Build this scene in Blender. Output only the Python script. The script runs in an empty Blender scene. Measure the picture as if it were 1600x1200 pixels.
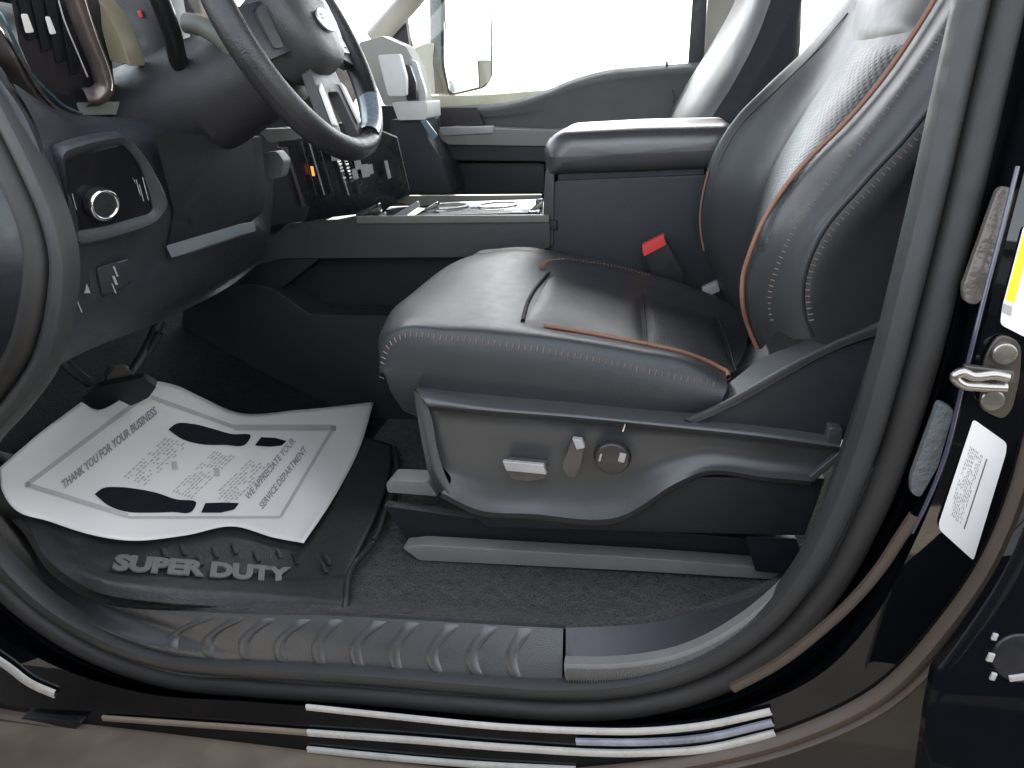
import bpy, bmesh, math, random
import numpy as np
from mathutils import Vector, Matrix
from mathutils.bvhtree import BVHTree
random.seed(4)
R = math.radians
scn = bpy.context.scene
col = scn.collection

# ------------------------------------------------------------------ camera
FP = 1155.0
yaw, pit, rol = R(12), R(22), R(3.6)
CAM = np.array([0.0, -0.75, 0.717])
fw = np.array([-math.sin(yaw)*math.cos(pit), math.cos(yaw)*math.cos(pit), -math.sin(pit)])
r0 = np.array([math.cos(yaw), math.sin(yaw), 0.0])
u0 = np.cross(r0, fw)
rt = math.cos(rol)*r0 - math.sin(rol)*u0
up = math.cos(rol)*u0 + math.sin(rol)*r0
cd = bpy.data.cameras.new('camera')
cd.sensor_width = 36.0
cd.lens = 36.0*FP/1600.0
cd.clip_start = 0.02
cd.clip_end = 3000
cam = bpy.data.objects.new('camera', cd)
col.objects.link(cam)
M = Matrix.Identity(4)
for i in range(3):
    M[i][0] = rt[i]; M[i][1] = up[i]; M[i][2] = -fw[i]; M[i][3] = CAM[i]
cam.matrix_world = M
scn.camera = cam

# ------------------------------------------------------------------ sky, sun, exposure
SUN_EL, SUN_AZ = R(51), R(97)       # azimuth of the sun direction in the XY plane, from +X
world = bpy.data.worlds.new("World")
scn.world = world
world.use_nodes = True
wn = world.node_tree.nodes; wl = world.node_tree.links
bg = wn['Background']
sky = wn.new('ShaderNodeTexSky')
sky.sky_type = 'NISHITA'; sky.sun_disc = False
sky.sun_elevation = SUN_EL
sky.sun_rotation = R(90) - SUN_AZ
sky.dust_density = 2.0; sky.air_density = 1.0; sky.ozone_density = .4
hs = wn.new('ShaderNodeHueSaturation'); hs.inputs['Saturation'].default_value = .32
wl.new(sky.outputs[0], hs.inputs['Color']); wl.new(hs.outputs[0], bg.inputs[0])
bg.inputs[1].default_value = 0.15
sd = bpy.data.lights.new('sun', 'SUN'); sd.energy = 4.6; sd.angle = R(0.5); sd.color = (1, .95, .88)
sun = bpy.data.objects.new('sun', sd); col.objects.link(sun)
sv = Vector((math.cos(SUN_EL)*math.cos(SUN_AZ), math.cos(SUN_EL)*math.sin(SUN_AZ), math.sin(SUN_EL)))
sun.rotation_euler = sv.to_track_quat('Z', 'Y').to_euler()
scn.view_settings.view_transform = 'Standard'
scn.view_settings.look = 'None'
scn.view_settings.exposure = 2.75
scn.view_settings.gamma = 1.0
scn.cycles.max_bounces = 8
scn.cycles.diffuse_bounces = 5
scn.cycles.use_denoising = True

# ------------------------------------------------------------------ geometry helpers
def ray(px, py):
    return fw*FP + rt*(px-800) + up*(600-py)
def onY(px, py, Y):
    d = ray(px, py); return CAM + d*((Y-CAM[1])/d[1])
def onZ(px, py, Z):
    d = ray(px, py); return CAM + d*((Z-CAM[2])/d[2])
def onP(px, py, p0, n):
    d = ray(px, py); n = np.array(n, float); return CAM + d*(((np.array(p0)-CAM)@n)/(d@n))
def YS(lst, Y=None):
    """(px, py[, Y]) pixels or ('w', x, y, z) world points -> Nx3"""
    out = []
    for p in lst:
        if p[0] == 'w': out.append(np.array(p[1:], float))
        elif len(p) == 3: out.append(onY(p[0], p[1], p[2]))
        else: out.append(onY(p[0], p[1], Y))
    return np.array(out)
def ysl(z): return 0.03 + max(0.0, z-0.45)*0.2
def onSlope(px, py, off=0.0):
    Y = .05
    for _ in range(12): Y = ysl(onY(px, py, Y)[2]) + off
    return onY(px, py, Y)

def cr(P, n, lin=False):
    P = np.array(P, float)
    seg = np.linalg.norm(np.diff(P, axis=0), axis=1) + 1e-9
    s = np.concatenate([[0], np.cumsum(seg)])
    t = np.linspace(0, s[-1], n)
    if lin or len(P) == 2:
        return np.stack([np.interp(t, s, P[:, k]) for k in range(3)], 1)
    m = np.zeros_like(P)
    for i in range(len(P)):
        if i == 0: m[i] = (P[1]-P[0])/seg[0]
        elif i == len(P)-1: m[i] = (P[-1]-P[-2])/seg[-1]
        else:
            a = (P[i]-P[i-1])/seg[i-1]; b = (P[i+1]-P[i])/seg[i]
            m[i] = (a*seg[i]+b*seg[i-1])/(seg[i]+seg[i-1])
    out = []
    for x in t:
        i = min(len(seg)-1, max(0, np.searchsorted(s, x)-1)); h = seg[i]; q = (x-s[i])/h
        out.append((2*q**3-3*q**2+1)*P[i]+(q**3-2*q**2+q)*h*m[i]+(-2*q**3+3*q**2)*P[i+1]+(q**3-q**2)*h*m[i+1])
    return np.array(out)

def link(name, me, mat, parent=None, label=None, kind=None, sharp=40, mods=()):
    o = bpy.data.objects.new(name, me); col.objects.link(o)
    if mat is not None:
        me.materials.clear(); me.materials.append(mat)
    if parent is not None:
        o.parent = parent
        off = world_loc(parent)
        me.transform(Matrix.Translation(-off))
    if label: o['label'] = label
    if kind: o['kind'] = kind
    if sharp:
        for p in me.polygons: p.use_smooth = True
        me.set_sharp_from_angle(angle=R(sharp))
    return o
def world_loc(o):
    v = Vector((0, 0, 0))
    while o is not None:
        v += o.location; o = o.parent
    return v
def thing(name, label, cat, loc, group=None):
    o = bpy.data.objects.new(name, None); col.objects.link(o)
    o.empty_display_size = .1
    o.location = loc; o['label'] = label; o['category'] = cat
    if group: o['group'] = group
    return o
def tag(o, label, cat):
    o['label'] = label; o['category'] = cat; return o

def grid(G, uv=True, closeU=False, closeV=False):
    """G: rows x cols x 3"""
    r, c = G.shape[:2]
    verts = G.reshape(-1, 3).tolist()
    faces = []
    for i in range(r if closeU else r-1):
        for j in range(c if closeV else c-1):
            i2, j2 = (i+1) % r, (j+1) % c
            faces.append((i*c+j, i*c+j2, i2*c+j2, i2*c+j))
    me = bpy.data.meshes.new('surface'); me.from_pydata(verts, [], faces)
    if uv:
        du = np.linalg.norm(np.diff(G, axis=1), axis=2).mean(0); U = np.concatenate([[0], np.cumsum(du)])
        dv = np.linalg.norm(np.diff(G, axis=0), axis=2).mean(1); V = np.concatenate([[0], np.cumsum(dv)])
        U = np.append(U, U[-1]+.01); V = np.append(V, V[-1]+.01)
        l = me.uv_layers.new(name='UVMap'); k = 0
        for i in range(r if closeU else r-1):
            for j in range(c if closeV else c-1):
                for (a, b) in ((i, j), (i, j+1), (i+1, j+1), (i+1, j)):
                    l.data[k].uv = (U[b], V[a]); k += 1
    me.validate(); me.update()
    return me

def lofted(curves, n=48, m=6, crease=(), lin=()):
    C = np.array([cr(c, n, lin=(i in lin)) for i, c in enumerate(curves)])
    K = len(C)
    rows = []
    cuts = sorted(set([0, K-1]) | set(crease))
    for a, b in zip(cuts[:-1], cuts[1:]):
        S = C[a:b+1]
        for i in range(len(S)-1):
            p1, p2 = S[i], S[i+1]
            p0 = S[i-1] if i > 0 else p1*2-p2
            p3 = S[i+2] if i+2 < len(S) else p2*2-p1
            mm = m if len(S) > 2 else 1
            for q in np.arange(mm)/mm:
                m1 = (p2-p0)*.5; m2 = (p3-p1)*.5
                rows.append((2*q**3-3*q**2+1)*p1+(q**3-2*q**2+q)*m1+(-2*q**3+3*q**2)*p2+(q**3-q**2)*m2)
    rows.append(C[-1])
    return np.array(rows)
def loft(name, curves, mat, parent=None, n=48, m=6, crease=(), lin=(), thick=0.0, label=None, sharp=40, kind=None, closeU=False):
    G = lofted(curves, n, m, crease, lin)
    o = link(name, grid(G, closeU=closeU), mat, parent, label, kind, sharp)
    if thick:
        s = o.modifiers.new('solid', 'SOLIDIFY'); s.thickness = thick; s.offset = 0
    return o
def sweep(name, path, prof, mat, parent=None, n=None, ref=(0, 1, 0), closed=False, label=None, sharp=50, lin=False, kind=None):
    """prof: list of (a, b): a along tangent x ref, b along ref"""
    P = cr(path, n or max(8, len(path)*6), lin) if n != 0 else np.array(path)
    if closed: P = P[:-1]
    N = len(P); rows = []
    ref = np.array(ref, float)
    for i in range(N):
        if closed: t = P[(i+1) % N]-P[i-1]
        else: t = P[min(i+1, N-1)]-P[max(i-1, 0)]
        t /= np.linalg.norm(t)+1e-9
        a = np.cross(t, ref); a /= np.linalg.norm(a)+1e-9
        b = np.cross(a, t)
        rows.append([P[i]+a*x+b*y for x, y in prof])
    G = np.array(rows)
    return link(name, grid(G, closeU=closed, closeV=(prof[0] != prof[-1] and False)), mat, parent, label, kind, sharp)
def circ(r, k=12, ry=None):
    ry = ry or r
    return [(r*math.cos(2*math.pi*i/k), ry*math.sin(2*math.pi*i/k)) for i in range(k)] + [(r, 0.0)]
def tube(name, path, r, mat, parent=None, k=10, **kw):
    o = sweep(name, path, circ(r, k), mat, parent, **kw)
    return o
def prism(name, front, vec, mat, parent=None, bevel=0.0, seg=3, label=None, sharp=35, kind=None):
    F = np.array(front, float); v = np.array(vec, float); n = len(F)
    verts = F.tolist() + (F+v).tolist()
    faces = [tuple(range(n)), tuple(range(2*n-1, n-1, -1))]
    for i in range(n):
        j = (i+1) % n; faces.append((j, i, n+i, n+j))
    me = bpy.data.meshes.new('prism'); me.from_pydata(verts, [], faces)
    bm = bmesh.new(); bm.from_mesh(me); bmesh.ops.recalc_face_normals(bm, faces=bm.faces)
    if bevel:
        ed = [e for e in bm.edges if len(e.link_faces) == 2 and e.calc_face_angle(0) > R(25)]
        bmesh.ops.bevel(bm, geom=ed, offset=bevel, segments=seg, profile=.6, affect='EDGES', clamp_overlap=True)
    bm.to_mesh(me); bm.free()
    return link(name, me, mat, parent, label, kind, sharp)
def box(name, c, size, mat, parent=None, rot=None, bevel=0.0, seg=3, label=None, kind=None):
    bm = bmesh.new(); bmesh.ops.create_cube(bm, size=1)
    bmesh.ops.scale(bm, verts=bm.verts, vec=size)
    if bevel: bmesh.ops.bevel(bm, geom=bm.edges[:], offset=bevel, segments=seg, profile=.6, affect='EDGES', clamp_overlap=True)
    T = Matrix.Translation(Vector(c)) @ (rot.to_4x4() if rot is not None else Matrix.Identity(4))
    bm.transform(T)
    me = bpy.data.meshes.new('box'); bm.to_mesh(me); bm.free()
    return link(name, me, mat, parent, label, kind, 35)
def cyl(name, c, axis, r, h, mat, parent=None, k=28, bevel=0.0, r2=None, label=None):
    bm = bmesh.new(); bmesh.ops.create_cone(bm, cap_ends=True, segments=k, radius1=r, radius2=r if r2 is None else r2, depth=h)
    if bevel:
        ed = [e for e in bm.edges if e.calc_face_angle(0) > R(40)]
        bmesh.ops.bevel(bm, geom=ed, offset=bevel, segments=3, profile=.6, affect='EDGES')
    q = Vector(axis).to_track_quat('Z', 'Y')
    bm.transform(Matrix.Translation(Vector(c)) @ q.to_matrix().to_4x4())
    me = bpy.data.meshes.new('cyl'); bm.to_mesh(me); bm.free()
    return link(name, me, mat, parent, label, None, 35)
def rounded(poly, r, k=4):
    """round the corners of a 3-D polygon"""
    P = np.array(poly, float); out = []
    for i in range(len(P)):
        a, b, c = P[i-1], P[i], P[(i+1) % len(P)]
        d1, d2 = a-b, c-b
        l1, l2 = np.linalg.norm(d1), np.linalg.norm(d2)
        rr = min(r, l1*.45, l2*.45)
        p, q = b+d1/l1*rr, b+d2/l2*rr
        for t in np.linspace(0, 1, k+1): out.append((1-t)**2*p+2*t*(1-t)*b+t*t*q)
    return np.array(out)
def smoothpoly(poly, n=60):
    P = np.array(list(poly)+[poly[0]]); return cr(P, n+1)[:-1]
def stitches(name, curve, mat, parent, step=.008, length=.0045, r=.0008, perp=False, nrm=(0, -1, 0), label=None):
    """a row of thread stitches along a curve, joined as one part"""
    L = np.linalg.norm(np.diff(curve, axis=0), axis=1).sum()
    n = max(2, int(L/step)); P = cr(curve, n+1); verts = []; faces = []
    nrm = np.array(nrm, float)
    for i in range(n):
        t = P[i+1]-P[i]; t /= np.linalg.norm(t)+1e-9
        s = np.cross(t, nrm); s /= np.linalg.norm(s)+1e-9
        u = np.cross(s, t)
        d, w = (s, t) if perp else (t, s)
        c = P[i]+u*r*.4
        b = len(verts)
        for e in (-1, 1):
            for (x, y) in ((-1, 0), (0, 1), (1, 0), (0, -1)):
                verts.append(tuple(c+d*e*length*.5+w*x*r+u*y*r))
        for k in range(4): faces.append((b+k, b+(k+1) % 4, b+4+(k+1) % 4, b+4+k))
        faces += [(b+3, b+2, b+1, b), (b+4, b+5, b+6, b+7)]
    me = bpy.data.meshes.new('stitches'); me.from_pydata(verts, [], faces)
    return link(name, me, mat, parent, label, 'stuff', 0)
def textmesh(name, s, mapf, mat, parent, size=1.0, shear=0.0, bold=0.0, label=None, align='CENTER', depth=0.0):
    c = bpy.data.curves.new('txt', 'FONT'); c.body = s; c.size = size; c.align_x = align; c.align_y = 'CENTER'
    c.offset = bold; c.shear = shear; c.resolution_u = 3; c.extrude = depth
    o = bpy.data.objects.new('txt', c); col.objects.link(o)
    bpy.context.view_layer.update()
    me = bpy.data.meshes.new_from_object(o.evaluated_get(bpy.context.evaluated_depsgraph_get()))
    bpy.data.objects.remove(o)
    bm = bmesh.new(); bm.from_mesh(me); bmesh.ops.triangulate(bm, faces=bm.faces)
    bm.to_mesh(me); bm.free()
    for v in me.vertices: v.co = Vector(mapf(v.co.x, v.co.y, v.co.z))
    return link(name, me, mat, parent, label, None, 0)

_bv = {}
def surfpt(G, px, py):
    """where the line of sight of a traced point meets the lofted surface"""
    if id(G) not in _bv:
        r_, c_ = G.shape[:2]
        fs = [(i*c_+j, i*c_+j+1, (i+1)*c_+j+1, (i+1)*c_+j) for i in range(r_-1) for j in range(c_-1)]
        _bv[id(G)] = BVHTree.FromPolygons([Vector(v) for v in G.reshape(-1, 3)], fs)
    d = Vector(ray(px, py)/FP).normalized()
    h = _bv[id(G)].ray_cast(Vector(CAM), d)
    if h[0] is not None: return np.array(h[0])
    Q = G.reshape(-1, 3)-CAM
    z = Q@fw; X = 800+FP*(Q@rt)/z; Y = 600-FP*(Q@up)/z
    return CAM+ray(px, py)/FP*z[np.argmin((X-px)**2+(Y-py)**2)]
def draped(G, pts, lift=.002, nrm=(0, -.2, 1)):
    nn = np.array(nrm, float); nn /= np.linalg.norm(nn)
    return [surfpt(G, x, y)+nn*lift for x, y in pts]
def insert(name, G, front, back, mat, parent, rows=10, cols=26, lift=.003, nrm=(0, -.2, 1), label=None, puff=.004):
    """patch between two traced edges (near edge, far edge) draped on a surface"""
    A = cr([(x, y, 0) for x, y in front], cols); B = cr([(x, y, 0) for x, y in back], cols)
    nn = np.array(nrm, float); nn /= np.linalg.norm(nn)
    out = []
    for i in range(rows):
        f = i/(rows-1); row = []
        for j in range(cols):
            q = A[j]*(1-f)+B[j]*f; p = surfpt(G, q[0], q[1])
            e = min(i, rows-1-i, j, cols-1-j)
            l = lift*(0 if e == 0 else (.55 if e == 1 else (.85 if e == 2 else 1)))
            row.append(p+nn*(l-.0005))
        out.append(row)
    O = np.array(out)
    for _ in range(2):
        O[1:-1, 1:-1] = (O[1:-1, 1:-1]*2+O[:-2, 1:-1]+O[2:, 1:-1]+O[1:-1, :-2]+O[1:-1, 2:])/6
    return link(name, grid(O), mat, parent, label)

# ------------------------------------------------------------------ materials
def mat_new(name):
    m = bpy.data.materials.new(name); m.use_nodes = True
    return m, m.node_tree.nodes, m.node_tree.links, m.node_tree.nodes['Principled BSDF']
def surf(name, c, rough=.5, metal=0.0, grain=0.0, gscale=900, var=.08, vscale=14, coat=0.0, spec=.5, rvar=.08, wave=0.0, wscale=20, sheen=0.0):
    m, N, L, B = mat_new(name)
    tc = N.new('ShaderNodeTexCoord')
    n1 = N.new('ShaderNodeTexNoise'); n1.inputs['Scale'].default_value = vscale; n1.inputs['Detail'].default_value = 5
    L.new(tc.outputs['Object'], n1.inputs['Vector'])
    mp = N.new('ShaderNodeMapRange'); mp.inputs[1].default_value = .3; mp.inputs[2].default_value = .7
    mp.inputs[3].default_value = 1-var; mp.inputs[4].default_value = 1+var
    L.new(n1.outputs[0], mp.inputs[0])
    mx = N.new('ShaderNodeVectorMath'); mx.operation = 'SCALE'; mx.inputs[0].default_value = c
    L.new(mp.outputs[0], mx.inputs['Scale']); L.new(mx.outputs[0], B.inputs['Base Color'])
    mr = N.new('ShaderNodeMapRange'); mr.inputs[1].default_value = .3; mr.inputs[2].default_value = .7
    mr.inputs[3].default_value = max(0.02, rough-rvar); mr.inputs[4].default_value = min(1, rough+rvar)
    n3 = N.new('ShaderNodeTexNoise'); n3.inputs['Scale'].default_value = vscale*4; n3.inputs['Detail'].default_value = 6
    L.new(tc.outputs['Object'], n3.inputs['Vector'])
    L.new(n3.outputs[0], mr.inputs[0]); L.new(mr.outputs[0], B.inputs['Roughness'])
    B.inputs['Metallic'].default_value = metal
    B.inputs['Specular IOR Level'].default_value = spec
    B.inputs['Coat Weight'].default_value = coat; B.inputs['Coat Roughness'].default_value = .03
    if sheen: B.inputs['Sheen Weight'].default_value = sheen
    last = None
    if wave:
        n4 = N.new('ShaderNodeTexNoise'); n4.inputs['Scale'].default_value = wscale; n4.inputs['Detail'].default_value = 3
        L.new(tc.outputs['Object'], n4.inputs['Vector'])
        b = N.new('ShaderNodeBump'); b.inputs['Strength'].default_value = 1; b.inputs['Distance'].default_value = wave
        L.new(n4.outputs[0], b.inputs['Height']); last = b
    if grain:
        v = N.new('ShaderNodeTexVoronoi'); v.inputs['Scale'].default_value = gscale
        L.new(tc.outputs['Object'], v.inputs['Vector'])
        b = N.new('ShaderNodeBump'); b.inputs['Strength'].default_value = grain; b.inputs['Distance'].default_value = .0006
        L.new(v.outputs['Distance'], b.inputs['Height'])
        if last: L.new(last.outputs[0], b.inputs['Normal'])
        last = b
    if last: L.new(last.outputs[0], B.inputs['Normal'])
    return m
def perforated(name, c, hole=(.006, .006, .007), pitch=.0080, rad=.0021, rough=.42):
    m = surf(name, c, rough, grain=.2, gscale=700, rvar=.03)
    N, L = m.node_tree.nodes, m.node_tree.links; B = N['Principled BSDF']
    uv = N.new('ShaderNodeUVMap')
    rotn = N.new('ShaderNodeVectorRotate'); rotn.rotation_type = 'Z_AXIS'; rotn.inputs['Angle'].default_value = R(45)
    L.new(uv.outputs[0], rotn.inputs['Vector'])
    sc = N.new('ShaderNodeVectorMath'); sc.operation = 'SCALE'; sc.inputs['Scale'].default_value = 1/pitch
    L.new(rotn.outputs[0], sc.inputs[0])
    fr = N.new('ShaderNodeVectorMath'); fr.operation = 'FRACTION'; L.new(sc.outputs[0], fr.inputs[0])
    sb = N.new('ShaderNodeVectorMath'); sb.operation = 'SUBTRACT'; sb.inputs[1].default_value = (.5, .5, 0); L.new(fr.outputs[0], sb.inputs[0])
    ln = N.new('ShaderNodeVectorMath'); ln.operation = 'LENGTH'; L.new(sb.outputs[0], ln.inputs[0])
    mr = N.new('ShaderNodeMapRange'); mr.inputs[1].default_value = rad/pitch*.8; mr.inputs[2].default_value = rad/pitch*1.3
    mr.inputs[3].default_value = 1; mr.inputs[4].default_value = 0; L.new(ln.outputs['Value'], mr.inputs[0])
    mix = N.new('ShaderNodeMix'); mix.data_type = 'RGBA'
    src = B.inputs['Base Color'].links[0].from_socket
    L.new(mr.outputs[0], mix.inputs[0]); L.new(src, mix.inputs[6]); mix.inputs[7].default_value = (*hole, 1)
    L.new(mix.outputs[2], B.inputs['Base Color'])
    ob = B.inputs['Normal'].links[0].from_socket
    b = N.new('ShaderNodeBump'); b.invert = True; b.inputs['Strength'].default_value = .8; b.inputs['Distance'].default_value = .001
    L.new(mr.outputs[0], b.inputs['Height']); L.new(ob, b.inputs['Normal']); L.new(b.outputs[0], B.inputs['Normal'])
    return m
def carpet_mat(name, c, sheen=.12):
    m = surf(name, c, .95, grain=0, var=.35, vscale=60, spec=.15, sheen=.3)
    N, L = m.node_tree.nodes, m.node_tree.links; B = N['Principled BSDF']
    tc = N.new('ShaderNodeTexCoord')
    B.inputs['Sheen Weight'].default_value = sheen
    n = N.new('ShaderNodeTexNoise'); n.inputs['Scale'].default_value = 420; n.inputs['Detail'].default_value = 4
    mp = N.new('ShaderNodeMapping'); mp.inputs['Scale'].default_value = (1, .45, 1); mp.inputs['Rotation'].default_value = (0, 0, R(20))
    L.new(tc.outputs['Object'], mp.inputs[0]); L.new(mp.outputs[0], n.inputs['Vector'])
    b = N.new('ShaderNodeBump'); b.inputs['Distance'].default_value = .004; b.inputs['Strength'].default_value = .9
    L.new(n.outputs[0], b.inputs['Height']); L.new(b.outputs[0], B.inputs['Normal'])
    mr = N.new('ShaderNodeMapRange'); mr.inputs[1].default_value = .35; mr.inputs[2].default_value = .65; mr.inputs[3].default_value = .5; mr.inputs[4].default_value = 1.7
    L.new(n.outputs[0], mr.inputs[0])
    mx = N.new('ShaderNodeVectorMath'); mx.operation = 'SCALE'
    L.new(B.inputs['Base Color'].links[0].from_socket, mx.inputs[0]); L.new(mr.outputs[0], mx.inputs['Scale'])
    L.new(mx.outputs[0], B.inputs['Base Color'])
    return m
def glass_mat(name, tint=(.93, .96, .95)):
    m, N, L, B = mat_new(name)
    out = N['Material Output']
    t = N.new('ShaderNodeBsdfTransparent'); t.inputs[0].default_value = (*tint, 1)
    g = N.new('ShaderNodeBsdfGlossy'); g.inputs['Roughness'].default_value = .01
    fr = N.new('ShaderNodeFresnel'); fr.inputs[0].default_value = 1.45
    mx = N.new('ShaderNodeMixShader'); L.new(fr.outputs[0], mx.inputs[0]); L.new(t.outputs[0], mx.inputs[1]); L.new(g.outputs[0], mx.inputs[2])
    L.new(mx.outputs[0], out.inputs[0]); N.remove(B)
    return m

PLA = surf('charcoal_plastic', (.024, .027, .032), .44, spec=.5, grain=.55, gscale=650, wave=.0006)
PLB = surf('dark_plastic', (.015, .017, .020), .5, grain=.5, gscale=650, wave=.0006)
PLG = surf('grey_plastic', (.050, .051, .052), .45, grain=.5, gscale=650, wave=.0004)
SHD = surf('seat_shield_plastic', (.054, .057, .058), .38, spec=.8, grain=.12, rvar=.03, gscale=500, wave=.0004)
LEA = surf('black_leather', (.033, .035, .037), .46, spec=.55, grain=.25, gscale=520, wave=.0009, wscale=9, var=.06, rvar=.03)
LEAB = surf('side_leather', (.034, .034, .036), .42, grain=.3, gscale=420, wave=.001, wscale=14, var=.12)
PERF = perforated('perforated_leather', (.034, .037, .039))
PIPE = surf('tan_piping', (.25, .125, .08), .5, grain=.3)
THR = surf('tan_thread', (.20, .15, .125), .7)
THRD = surf('brown_thread', (.20, .10, .065), .7)
SEAL = surf('rubber_seal', (.024, .023, .0215), .55, spec=.4, grain=.3, wave=.0006)
SEALL = surf('seal_lip_rubber', (.035, .036, .036), .5, spec=.4, grain=.3, wave=.0005)
PNT = surf('black_car_paint', (.004, .0045, .006), .09, coat=1.0, spec=.0, wave=.0002, wscale=6, rvar=.02)
SAT = surf('satin_black', (.010, .011, .013), .35, wave=.0005)
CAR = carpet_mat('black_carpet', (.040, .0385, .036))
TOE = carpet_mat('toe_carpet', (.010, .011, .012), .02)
RUB = surf('mat_rubber', (.022, .023, .024), .5, grain=.6, gscale=260, wave=.002, wscale=12)
PAP = surf('paper', (.68, .655, .62), .8, var=.03, vscale=8, wave=.002, wscale=10)
PRT = surf('printed_grey', (.42, .41, .40), .8)
PRTD = surf('printed_black', (.26, .26, .27), .8)
FOOT = surf('printed_footprint', (.010, .012, .016), .8, spec=.1)
MET = surf('satin_metal', (.62, .62, .62), .22, metal=1.0)
CHR = surf('chrome', (.80, .81, .82), .08, metal=1.0, rvar=.03)
BRN = surf('brown_metal_trim', (.16, .13, .125), .35, metal=.7)
WHT = surf('white_label', (.82, .82, .80), .4)
YEL = surf('yellow_label', (.85, .70, .02), .4)
INK = surf('label_ink', (.12, .12, .12), .6)
REDP = surf('red_plastic', (.75, .07, .06), .35)
SILV = surf('silver_plastic', (.42, .42, .42), .35, metal=.3)
CREAM = surf('pale_trim_and_light', (.42, .41, .37), .6)
GLS = glass_mat('window_glass')
GND = surf('ground_mat', (.29, .255, .21), .9, var=.2, vscale=3, wave=.01, wscale=30)
SCR = surf('screen_glass', (.01, .01, .012), .06, coat=.5)
WHM = surf('white_trim_and_glare', (.72, .71, .68), .5)

# ------------------------------------------------------------------ ground
me = bpy.data.meshes.new('g'); s = 400
me.from_pydata([(-s, -s, -.75), (s, -s, -.75), (s, s, -.75), (-s, s, -.75)], [], [(0, 1, 2, 3)])
g = link('ground', me, GND, None, 'tan concrete yard under and around the truck', 'structure', 0)

# ------------------------------------------------------------------ truck cab
cab = thing('truck_cab', 'black painted pickup cab shell around the open driver door', 'truck cab', (0, .85, -.1))

seal_px = [(1553, 0), (1518, 150), (1484, 300), (1447, 450), (1408, 600), (1372, 715), (1335, 805), (1285, 900), (1210, 990),
           (1110, 1055), (1000, 1088), (880, 1096), (740, 1087), (560, 1072), (400, 1062), (250, 1045), (150, 1010), (60, 955),
           (0, 900), (-50, 830), (-70, 750), (-45, 680), (5, 620), (50, 550), (70, 470), (74, 400), (60, 340), (30, 270), (-10, 190), (-60, 100)]
seal_path = [onSlope(*p) for p in seal_px]
top3 = [(-.96, .13, .86), (-.93, .15, 1.0), (-.80, .18, 1.14), (-.60, .2, 1.22), (-.35, .22, 1.28), (-.05, .225, 1.30), (.18, .22, 1.30), (.33, .2, 1.22), (.34, .15, 1.05), (.315, .11, .88)]
loopP = np.array(seal_path + [np.array(p) for p in top3] + [seal_path[0]])
LOOP = cr(loopP, 260)
sweep('door_seal', LOOP, [(-.002, .02), (-.001, .004), (.003, -.008), (.010, -.014), (.020, -.015), (.027, -.010), (.031, .0), (.032, .02)],
      SEAL, cab, n=0, closed=True, label='brownish grey rubber door seal round the opening')
sweep('seal_lip', LOOP, [(-.030, .02), (-.031, .004), (-.027, -.007), (-.018, -.010), (-.008, -.007), (-.002, .0), (-.001, .018)],
      SEALL, cab, n=0, closed=True, label='lighter inner lip of the door seal')

# inner body faces of the opening (from the seal into the cab)
def off(P, v): return P + np.array(v)
N_ = len(LOOP)
cen = LOOP.mean(0)

# B pillar lower trim
pt1 = np.array([onSlope(x, y, .012) for x, y in [(1530, -30), (1496, 150), (1462, 300), (1425, 450), (1388, 600), (1352, 720), (1308, 810), (1255, 900), (1215, 940)]])
pt2 = YS([(1512, -30), (1478, 150), (1437, 300), (1392, 450), (1345, 600), (1306, 720), (1276, 810), (1240, 895), (1222, 925)], .11)
pt3 = pt2 + np.array([.05, .05, 0]); pt4 = pt2 + np.array([.16, .30, 0])
loft('pillar_trim', [pt1, pt2, pt3, pt4], PLB, cab, crease=(1,), label='black plastic trim on the inner pillar')

# floor and carpet
def flat(name, pts, mat, parent, label=None, sharp=0):
    me = bpy.data.meshes.new('f'); me.from_pydata([tuple(p) for p in pts], [], [tuple(range(len(pts)))])
    return link(name, me, mat, parent, label, None, sharp)
# toe board rising forward
rows = []
for X, z in ((-.60, -.042), (-.75, -.03), (-.95, .07), (-1.15, .19), (-1.35, .36), (-1.40, .6)):
    rows.append([(X, y, z) for y in (.16, .3, .6, .9, 1.3, 1.7)])
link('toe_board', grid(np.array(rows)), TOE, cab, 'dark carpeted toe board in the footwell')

# sill plate, its ribs and scuff trim
k0 = [onZ(x, y, .004) for x, y in [(-80, 700), (-14, 782), (34, 830), (84, 900), (150, 940), (330, 957), (540, 963), (700, 972), (880, 982)]]
k1 = YS([(-40, 850), (30, 905), (75, 945), (120, 975), (200, 1010), (330, 1038), (540, 1052), (700, 1064), (878, 1078)], .035)
k2 = YS([(-60, 880), (5, 925), (62, 970), (130, 1010), (200, 1035), (330, 1062), (540, 1075), (700, 1085), (877, 1096)], .028)
km = [(np.array(a)*.35+np.array(b)*.65)+np.array([0, 0, .004]) for a, b in zip(k0, k1)]
ki = [np.array(p)+np.array([0, .05, -.025]) for p in k0]
SPL = surf('sill_plastic', (.052, .056, .060), .36, spec=.9, grain=.5, gscale=600, wave=.0006)
SG = lofted([ki, k0, km, k1, k2], 110, 6, crease=(1,))
sp = link('sill_plate', grid(SG), SPL, cab, 'ribbed charcoal plastic sill plate')
pa, pb = onZ(540, 965, .004), onY(540, 1052, .035); pc = onZ(880, 982, .004)
pn = np.cross(pb-pa, pc-pa); pn /= np.linalg.norm(pn)
if pn[2] < 0: pn = -pn
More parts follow.
